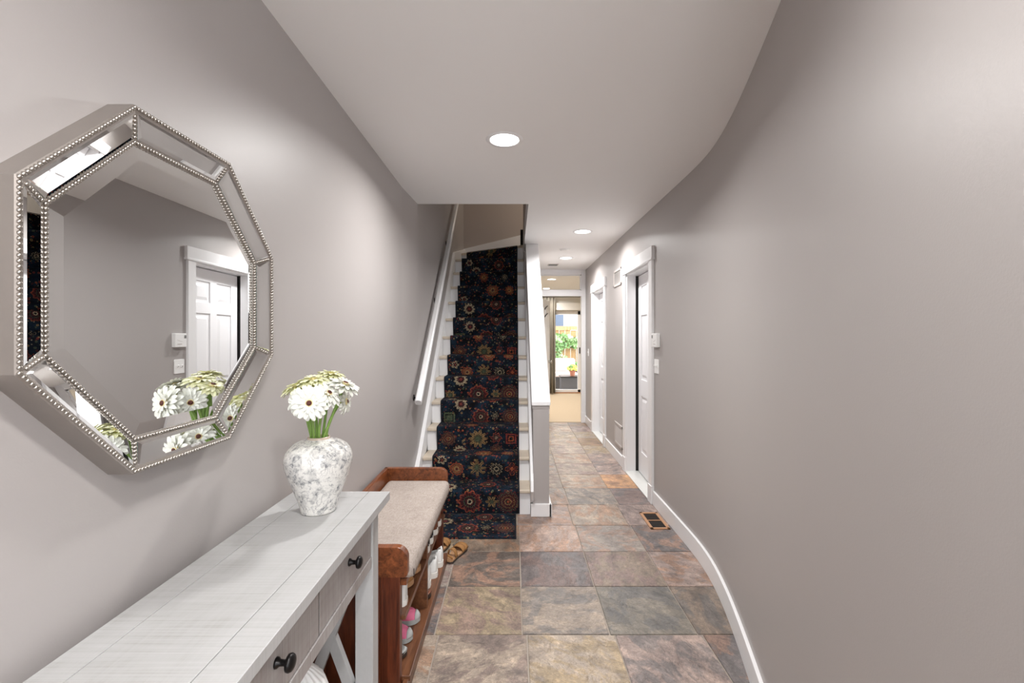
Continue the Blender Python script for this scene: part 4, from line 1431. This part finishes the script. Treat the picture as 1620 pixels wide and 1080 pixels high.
def gerbera(p, nrm, r, label, group, cream=False, neck=None):
    p = Vector(p)
    nrm = Vector(nrm).normalized()
    t = thing('gerbera_daisy', p, label, 'flower', group)
    q = nrm.to_track_quat('Z', 'Y').to_matrix().to_4x4()
    base = 2 if cream else 0
    spin = rf.uniform(0, 1)
    for layer, (cnt, lift, tilt, k) in enumerate(((17, 0.0, 0.04, 0), (16, 0.004, -0.12, 0), (12, 0.007, -0.30, 1))):
        for i in range(cnt):
            a = 2 * PI * (i + spin + 0.33 * layer) / cnt + rf.uniform(-0.06, 0.06)
            sc = r * (1 - 0.10 * layer) * rf.uniform(0.93, 1.05)
            mx = q @ Matrix.Translation((0, 0, lift * r * 18)) @ Matrix.Rotation(a, 4, 'Z') @ Matrix.Rotation(tilt + rf.uniform(-0.10, 0.10), 4, 'Y') @ Matrix.Rotation(rf.uniform(-0.15, 0.15), 4, 'X') @ Matrix.Scale(sc, 4)
            share('petal', PM[base + k], t, mx)
    ring = MB().lathe([(0, 0.0), (0.24 * r, 0.02 * r), (0.27 * r, 0.14 * r), (0.17 * r, 0.24 * r), (0.0, 0.22 * r)], n=20).xform(Matrix.Translation(p + nrm * 0.0) @ q)
    rg_ = ring.build('disc_florets', 'flower_ring', t, smooth=True)
    MB().lathe([(0.155 * r, 0.2 * r), (0.14 * r, 0.27 * r), (0.05 * r, 0.285 * r), (0, 0.28 * r)], n=18).xform(Matrix.Translation(p) @ q).build('eye', 'flower_eye', rg_, smooth=True)
    MB().lathe([(0.07 * r, -0.34 * r), (0.20 * r, -0.26 * r), (0.30 * r, -0.10 * r), (0.34 * r, 0.04 * r), (0.0, 0.05 * r)], n=14).xform(Matrix.Translation(p) @ q).build('calyx', 'sepal', t, smooth=True)
    e = p - nrm * (0.3 * r)
    nk = Vector(neck)
    mid = (e + nk) / 2 + Vector((0, 0, -0.005)) - nrm * 0.022
    pts = []
    for i in range(9):
        s = i / 8
        pts.append(nk * (1 - s) ** 2 + mid * 2 * s * (1 - s) + e * s * s)
    low = nk + Vector(((VX - nk.x) * 0.4, (VY - nk.y) * 0.4, -0.05))
    MB().tube([low] + pts, 0.0043, 8).build('stem', 'stem', t, smooth=True)
    return t


ZR = TZ + 0.2305
G = 'white gerbera daisies in the toile vase'
W_ = 'white gerbera daisies in the toile vase'
C_ = 'cream gerbera daisies in the toile vase'
gerbera((-0.580, 1.292, 1.211), (0.30, -1, 0.14), 0.052, 'large white gerbera with a dark eye facing out over the table', W_, False, (VX - 0.006, VY - 0.020, ZR))
gerbera((-0.552, 1.350, 1.228), (0.66, -0.28, 0.70), 0.045, 'white gerbera tucked beside the large dark eyed gerbera', W_, False, (VX + 0.008, VY - 0.016, ZR))
gerbera((-0.522, 1.400, 1.248), (0.42, -0.02, 0.90), 0.052, 'white gerbera tilted towards the stairs, highest on that side', W_, False, (VX + 0.018, VY - 0.006, ZR))
gerbera((-0.530, 1.425, 1.196), (0.95, 0.05, 0.12), 0.042, 'white gerbera hanging lowest on the side towards the stairs', W_, False, (VX + 0.022, VY + 0.006, ZR))
gerbera((-0.585, 1.455, 1.275), (0.1, 0.12, 1), 0.048, 'cream gerbera facing up at the top of the bouquet', C_, True, (VX + 0.006, VY + 0.016, ZR))
gerbera((-0.655, 1.375, 1.246), (-0.38, -0.08, 0.90), 0.050, 'cream gerbera leaning towards the mirror', C_, True, (VX - 0.022, VY - 0.004, ZR))
gerbera((-0.610, 1.385, 1.264), (-0.05, -0.08, 1.0), 0.050, 'cream gerbera just above the large dark eyed gerbera', C_, True, (VX - 0.004, VY - 0.004, ZR))
gerbera((-0.655, 1.470, 1.235), (-0.5, 0.45, 0.7), 0.048, 'cream gerbera turned to the wall behind the bouquet', C_, True, (VX - 0.012, VY + 0.018, ZR))
gerbera((-0.628, 1.322, 1.208), (-0.55, -0.85, 0.10), 0.046, 'white gerbera with a dark eye turned towards the mirror', W_, False, (VX - 0.020, VY - 0.012, ZR))

# ------------------------------------------------------------------ shoe bench
BY0, BY1, BXF, BXB = 1.752, 2.835, -0.410, -0.800
bn = thing('shoe_bench', ((BXF + BXB) / 2, (BY0 + BY1) / 2, 0), 'reddish wooden shoe bench with a beige linen seat cushion', 'bench')


def arc(cx, cz, r, a0, a1, n=8):
    return [(cx + r * math.cos(a0 + (a1 - a0) * i / n), cz + r * math.sin(a0 + (a1 - a0) * i / n)) for i in range(n + 1)]


for y0 in (BY0, BY1 - 0.032):
    poly = [(BXB, 0.472), (BXF - 0.012, 0.472)] + arc(BXF - 0.012, 0.484, 0.012, -PI / 2, 0, 4) + arc(BXF - 0.045, 0.588 - 0.045, 0.045, 0, PI / 2) + [(BXB, 0.588)]
    MB().prism(poly, 'y', y0, y0 + 0.032).build('end_board', 'mahogany', bn, bevel=0.004)
    for x0 in (-0.515, BXB):
        MB().box(x0, x0 + 0.075, y0 + 0.002, y0 + 0.042, 0, 0.474).build('leg', 'mahogany_v', bn, bevel=0.003)
    MB().box(BXB + 0.06, -0.505, y0 + 0.012, y0 + 0.028, 0.03, 0.474).build('side_panel', 'mahogany_v', bn)
MB().box(BXB, BXB + 0.022, BY0 + 0.01, BY1 - 0.01, 0.44, 0.588).build('back_board', 'mahogany', bn, bevel=0.004)
MB().box(BXB + 0.004, BXB + 0.012, BY0 + 0.03, BY1 - 0.03, 0.03, 0.45).build('back_panel', 'walnut', bn)
MB().box(BXB + 0.01, BXF + 0.002, BY0 + 0.036, BY1 - 0.036, 0.045, 0.067).build('bottom_shelf', 'walnut', bn, bevel=0.003)
MB().box(BXF - 0.024, BXF - 0.002, BY0 + 0.005, BY1 - 0.005, 0.0, 0.056).build('base_rail', 'walnut', bn, bevel=0.003)
MB().box(BXB + 0.01, -0.424, BY0 + 0.03, BY1 - 0.03, 0.290, 0.308).build('middle_shelf', 'walnut', bn, bevel=0.002)
MB().box(BXB + 0.01, -0.426, 2.236, 2.256, 0.06, 0.44).build('divider', 'walnut', bn, bevel=0.002)
MB().box(BXB + 0.01, -0.418, BY0 + 0.02, BY1 - 0.02, 0.432, 0.455).build('seat_board', 'mahogany', bn)
cs = MB()
# soft cushion: superellipse slab
nx_, ny_ = 14, 26
xa, xb, ya_, yb_ = BXB + 0.024, BXF + 0.016, BY0 + 0.034, BY1 - 0.034
for side_ in (1, -1):
    pass
vs, fs = [], []
prof = [(0.000, 0.455), (0.000, 0.470), (0.001, 0.492), (0.006, 0.508), (0.016, 0.517), (0.04, 0.523), (0.10, 0.527)]
rings = []
for ins, z in prof:
    ring_ = []
    x0, x1, y0, y1 = xa + ins, xb - ins, ya_ + ins, yb_ - ins
    rr_ = max(0.006, 0.022 - ins * 0.3)
    for cx, cy, a0 in ((x1 - rr_, y0 + rr_, -PI / 2), (x1 - rr_, y1 - rr_, 0), (x0 + rr_, y1 - rr_, PI / 2), (x0 + rr_, y0 + rr_, PI)):
        for i in range(5):
            a = a0 + PI / 2 * i / 4
            ring_.append((cx + rr_ * math.cos(a), cy + rr_ * math.sin(a), z))
    rings.append(ring_)
n = len(rings[0])
for r_ in rings:
    vs += r_
for l_ in range(len(rings) - 1):
    fs += [(l_ * n + i, l_ * n + (i + 1) % n, (l_ + 1) * n + (i + 1) % n, (l_ + 1) * n + i) for i in range(n)]
fs.append(tuple(range((len(rings) - 1) * n, len(rings) * n)))
fs.append(tuple(range(n - 1, -1, -1)))
cs._add(vs, fs)
cush = cs.build('cushion', 'linen', bn, smooth=True)
MB().box(xb - 0.001, xb + 0.0015, BY0 + 0.040, BY0 + 0.043, 0.462, 0.486).build('tag', 'sole_dark', cush)


# ------------------------------------------------------------------ shoes
def lerp_tab(tab, s):
    for (a, va), (b, vb) in zip(tab, tab[1:]):
        if a <= s <= b:
            k = (s - a) / (b - a) if b > a else 0
            k = k * k * (3 - 2 * k)
            return va + (vb - va) * k
    return tab[-1][1]


def shoe(loc, rotz, label, group, upper, sole, L=0.27, H=0.085, toe=None, laces=None, spot=None, sole_h=0.022, open_to=0.50, pitch=0.0):
    """toe points along local +x; the heel is at x = 0"""
    t = thing('shoe', loc, label, 'shoe', group, None, (0, pitch, rotz))
    k = L / 0.27
    wtab = [(0, 0.012), (0.03, 0.026), (0.12, 0.033), (0.40, 0.034), (0.62, 0.043), (0.76, 0.045), (0.90, 0.035), (0.97, 0.020), (1.0, 0.004)]
    htab = [(0, H * 0.82), (0.04, H), (0.14, H * 0.93), (0.30, H * 0.80), (0.46, H * 0.84), (0.62, H * 0.66), (0.80, H * 0.50), (0.93, H * 0.40), (1.0, sole_h + 0.010)]
    NS, NTT = 30, 20
    # sole
    out_l, out_r = [], []
    for i in range(NS + 1):
        s = i / NS
        w = (lerp_tab(wtab, s) + 0.003) * k
        out_l.append((s * L * 1.012 - 0.0016, w))
        out_r.append((s * L * 1.012 - 0.0016, -w))
    poly = out_r + out_l[::-1]
    so = MB()
    n = len(poly)
    rise = lambda x: max(0.0, (x / L - 0.78)) ** 2 * 0.16 * k
    vs = [(p[0], p[1] * 0.96, rise(p[0])) for p in poly] + [(p[0], p[1], rise(p[0]) + sole_h * 0.5) for p in poly] + [(p[0], p[1] * 0.985, rise(p[0]) * 0.9 + sole_h) for p in poly]
    fs = [tuple(range(n - 1, -1, -1)), tuple(range(2 * n, 3 * n))]
    for lv in (0, 1):
        fs += [(lv * n + i, lv * n + (i + 1) % n, (lv + 1) * n + (i + 1) % n, (lv + 1) * n + i) for i in range(n)]
    so._add(vs, fs)
    auto_smooth(so.build('sole', sole, t, local=True), 50)
    # upper
    vs, fs, fs_toe = [], [], []
    for i in range(NS + 1):
        s = i / NS
        w, h = lerp_tab(wtab, s) * k, max(lerp_tab(htab, s), sole_h + 0.004)
        z0 = sole_h * 0.7 + rise(s * L)
        for j in range(NTT + 1):
            a = PI * j / NTT
            cy, sz = math.cos(a), math.sin(a)
            yy = w * math.copysign(abs(cy) ** 0.62, cy) * (1 - 0.22 * sz * (1 if s < 0.5 else 0.5))
            vs.append((s * L, yy, z0 + (h - z0) * abs(sz) ** 0.72))
    for i in range(NS):
        s = (i + 0.5) / NS
        hole = 0.0
        if 0.04 < s < open_to:
            u_ = (s - 0.04) / (open_to - 0.04)
            hole = 0.30 * math.sin(PI * min(1, u_ * 0.9 + 0.12)) ** 0.6
        for j in range(NTT):
            tj = abs((j + 0.5) / NTT - 0.5)
            if tj < hole:
                continue
            a = i * (NTT + 1) + j
            (fs_toe if (toe and s > 0.89) else fs).append((a, a + 1, a + NTT + 2, a + NTT + 1))
    u1 = MB()
    u1._add(vs, fs)
    o = u1.build('upper', upper, t, local=True, smooth=True)
    md = o.modifiers.new('thick', 'SOLIDIFY')
    md.thickness = 0.003
    md.offset = -1
    if fs_toe:
        u2 = MB()
        u2._add(vs, fs_toe)
        o2 = u2.build('toe_cap', toe, t, local=True, smooth=True)
        md = o2.modifiers.new('thick', 'SOLIDIFY')
        md.thickness = 0.004
        md.offset = 0.4
    MB().box(0.02 * k, 0.16 * k, -0.024 * k, 0.024 * k, sole_h, sole_h + 0.004).build('insole', 'lining', t, local=True)
    # tongue or laces over the instep
    if laces:
        for i in range(4):
            s = open_to + 0.015 + i * 0.045
            h = lerp_tab(htab, s)
            w = lerp_tab(wtab, s) * k * 0.42
            MB().tube([(s * L, -w, h - 0.002), (s * L + 0.003, 0, h + 0.004), (s * L, w, h - 0.002)], 0.0026, 6).build('lace', laces, t, local=True, smooth=True)
    if spot:
        for sx in (0.52, 0.66):
            MB().ball((sx * L, -0.020 * k, lerp_tab(htab, sx) - 0.004), 0.010, 10, 6, 1, 0.6, 0.6).build('dot', spot, t, local=True, smooth=True)
    return t


ZB, ZM = 0.067, 0.308
HEEL_OUT = PI                      # toe points to the wall
TOE_OUT = 0.0
shoe((-0.438, 1.865, ZM), HEEL_OUT + 0.05, 'pale grey shoe on the middle shelf of the bench beside the end panel', None, 'shoe_white', 'sole_white', 0.26, 0.10)
TS, BS, BR, PK, WS = 'tan suede shoes on the middle shelf', 'black sneakers on the middle shelf', 'brown shoes on the middle shelf', 'pink sneakers on the bottom shelf', 'white sneakers on the bottom shelf'
shoe((-0.712, 2.005, ZM), TOE_OUT - 0.03, 'tan suede shoe beside the pale grey shoe on the middle shelf', TS, 'shoe_tan', 'sole_tan', 0.27, 0.110, laces='shoe_tan')
shoe((-0.705, 2.120, ZM), TOE_OUT - 0.02, 'tan suede shoe beside the bench divider on the middle shelf', TS, 'shoe_tan', 'sole_tan', 0.27, 0.110, laces='shoe_tan')
shoe((-0.430, 2.315, ZM), HEEL_OUT, 'black canvas sneaker with white sole beside the bench divider', BS, 'shoe_black', 'sole_white', 0.27, 0.112, laces='sole_white', sole_h=0.032)
shoe((-0.430, 2.415, ZM), HEEL_OUT, 'black canvas sneaker with white sole beside the brown shoes', BS, 'shoe_black', 'sole_white', 0.27, 0.112, laces='sole_white', sole_h=0.032)
shoe((-0.424, 2.525, ZM), HEEL_OUT - 0.03, 'brown leather shoe with white sole beside the black sneakers', BR, 'shoe_brown', 'sole_white', 0.27, 0.112, sole_h=0.030)
shoe((-0.424, 2.640, ZM), HEEL_OUT + 0.02, 'brown leather shoe with white sole nearest the stair end of the bench', BR, 'shoe_brown', 'sole_white', 0.27, 0.112, sole_h=0.030)
shoe((-0.698, 1.900, ZB), TOE_OUT, 'grey canvas slip on shoe on the bottom shelf', None, 'shoe_grey', 'sole_dark', 0.25, 0.07)
shoe((-0.645, 2.010, ZB), TOE_OUT - 0.06, 'pink sneaker with grey toe cap beside the grey slip on shoe', PK, 'shoe_pink', 'shoe_grey', 0.20, 0.12, toe='shoe_grey', laces='shoe_white', spot='shoe_white')
shoe((-0.640, 2.125, ZB), TOE_OUT + 0.03, 'pink sneaker with grey toe cap beside the bench divider', PK, 'shoe_pink', 'shoe_grey', 0.20, 0.12, toe='shoe_grey', laces='shoe_white', spot='shoe_white')
shoe((-0.695, 2.325, ZB), TOE_OUT, 'brown slip on shoe with dark sole on the bottom shelf', None, 'shoe_brown', 'sole_dark', 0.27, 0.065)
shoe((-0.446, 2.430, ZB), HEEL_OUT, 'white sneaker beside the brown slip on shoe on the bottom shelf', WS, 'shoe_white', 'sole_white', 0.27, 0.115, laces='sole_white', sole_h=0.03)
shoe((-0.426, 2.535, ZB), HEEL_OUT + 0.04, 'white sneaker between two white sneakers on the bottom shelf', WS, 'shoe_white', 'sole_white', 0.27, 0.115, laces='sole_white', sole_h=0.03)
shoe((-0.414, 2.650, ZB), HEEL_OUT - 0.04, 'white sneaker nearest the sandals on the bottom shelf', WS, 'shoe_white', 'sole_white', 0.27, 0.115, laces='sole_white', sole_h=0.03)


def sandal(loc, rotz, label):
    t = thing('sandal', loc, label, 'sandal', None, None, (0, 0, rotz))
    L = 0.25
    wtab = [(0, 0.014), (0.05, 0.028), (0.3, 0.030), (0.6, 0.041), (0.78, 0.043), (0.92, 0.030), (1.0, 0.006)]
    a, b = [], []
    for i in range(25):
        s = i / 24
        w = lerp_tab(wtab, s)
        a.append((s * L, -w))
        b.append((s * L, w))
    MB().prism(a + b[::-1], 'z', 0, 0.010).build('outsole', 'sole_dark', t, local=True, bevel=0.002)
    MB().prism([(p[0], p[1] * 0.97) for p in a + b[::-1]], 'z', 0.010, 0.024).build('footbed', 'sole_tan', t, local=True, bevel=0.003)
    for s, h, wd in ((0.60, 0.036, 0.022), (0.74, 0.030, 0.022), (0.24, 0.052, 0.014)):
        w = lerp_tab(wtab, s) + 0.002
        m = MB()
        vs, fs = [], []
        for i in range(11):
            an = PI * i / 10
            for xo in (-wd, wd):
                vs.append((s * L + xo, w * math.cos(an), 0.018 + h * math.sin(an)))
        for i in range(10):
            fs.append((2 * i, 2 * i + 1, 2 * i + 3, 2 * i + 2))
        m._add(vs, fs)
        o = m.build('strap', 'shoe_tan', t, local=True, smooth=True)
        md = o.modifiers.new('thick', 'SOLIDIFY')
        md.thickness = 0.004
        MB().box(s * L - 0.010, s * L + 0.010, w * 0.55, w * 0.80, 0.018 + h * 0.72, 0.018 + h * 0.72 + 0.010).build('buckle', 'nickel', o, local=True, bevel=0.002)
    m = MB()
    m.tube([(0.012, -0.026, 0.03), (0.004, 0, 0.05), (0.012, 0.026, 0.03)], 0.006, 8)
    m.build('heel_strap', 'shoe_tan', t, local=True, smooth=True)
    return t


sandal((-0.405, 2.80, 0.0015), R(72), 'tan strapped sandal on the slate floor at the bench corner')
sandal((-0.500, 2.86, 0.0015), R(80), 'tan strapped sandal half hidden behind the bench end')
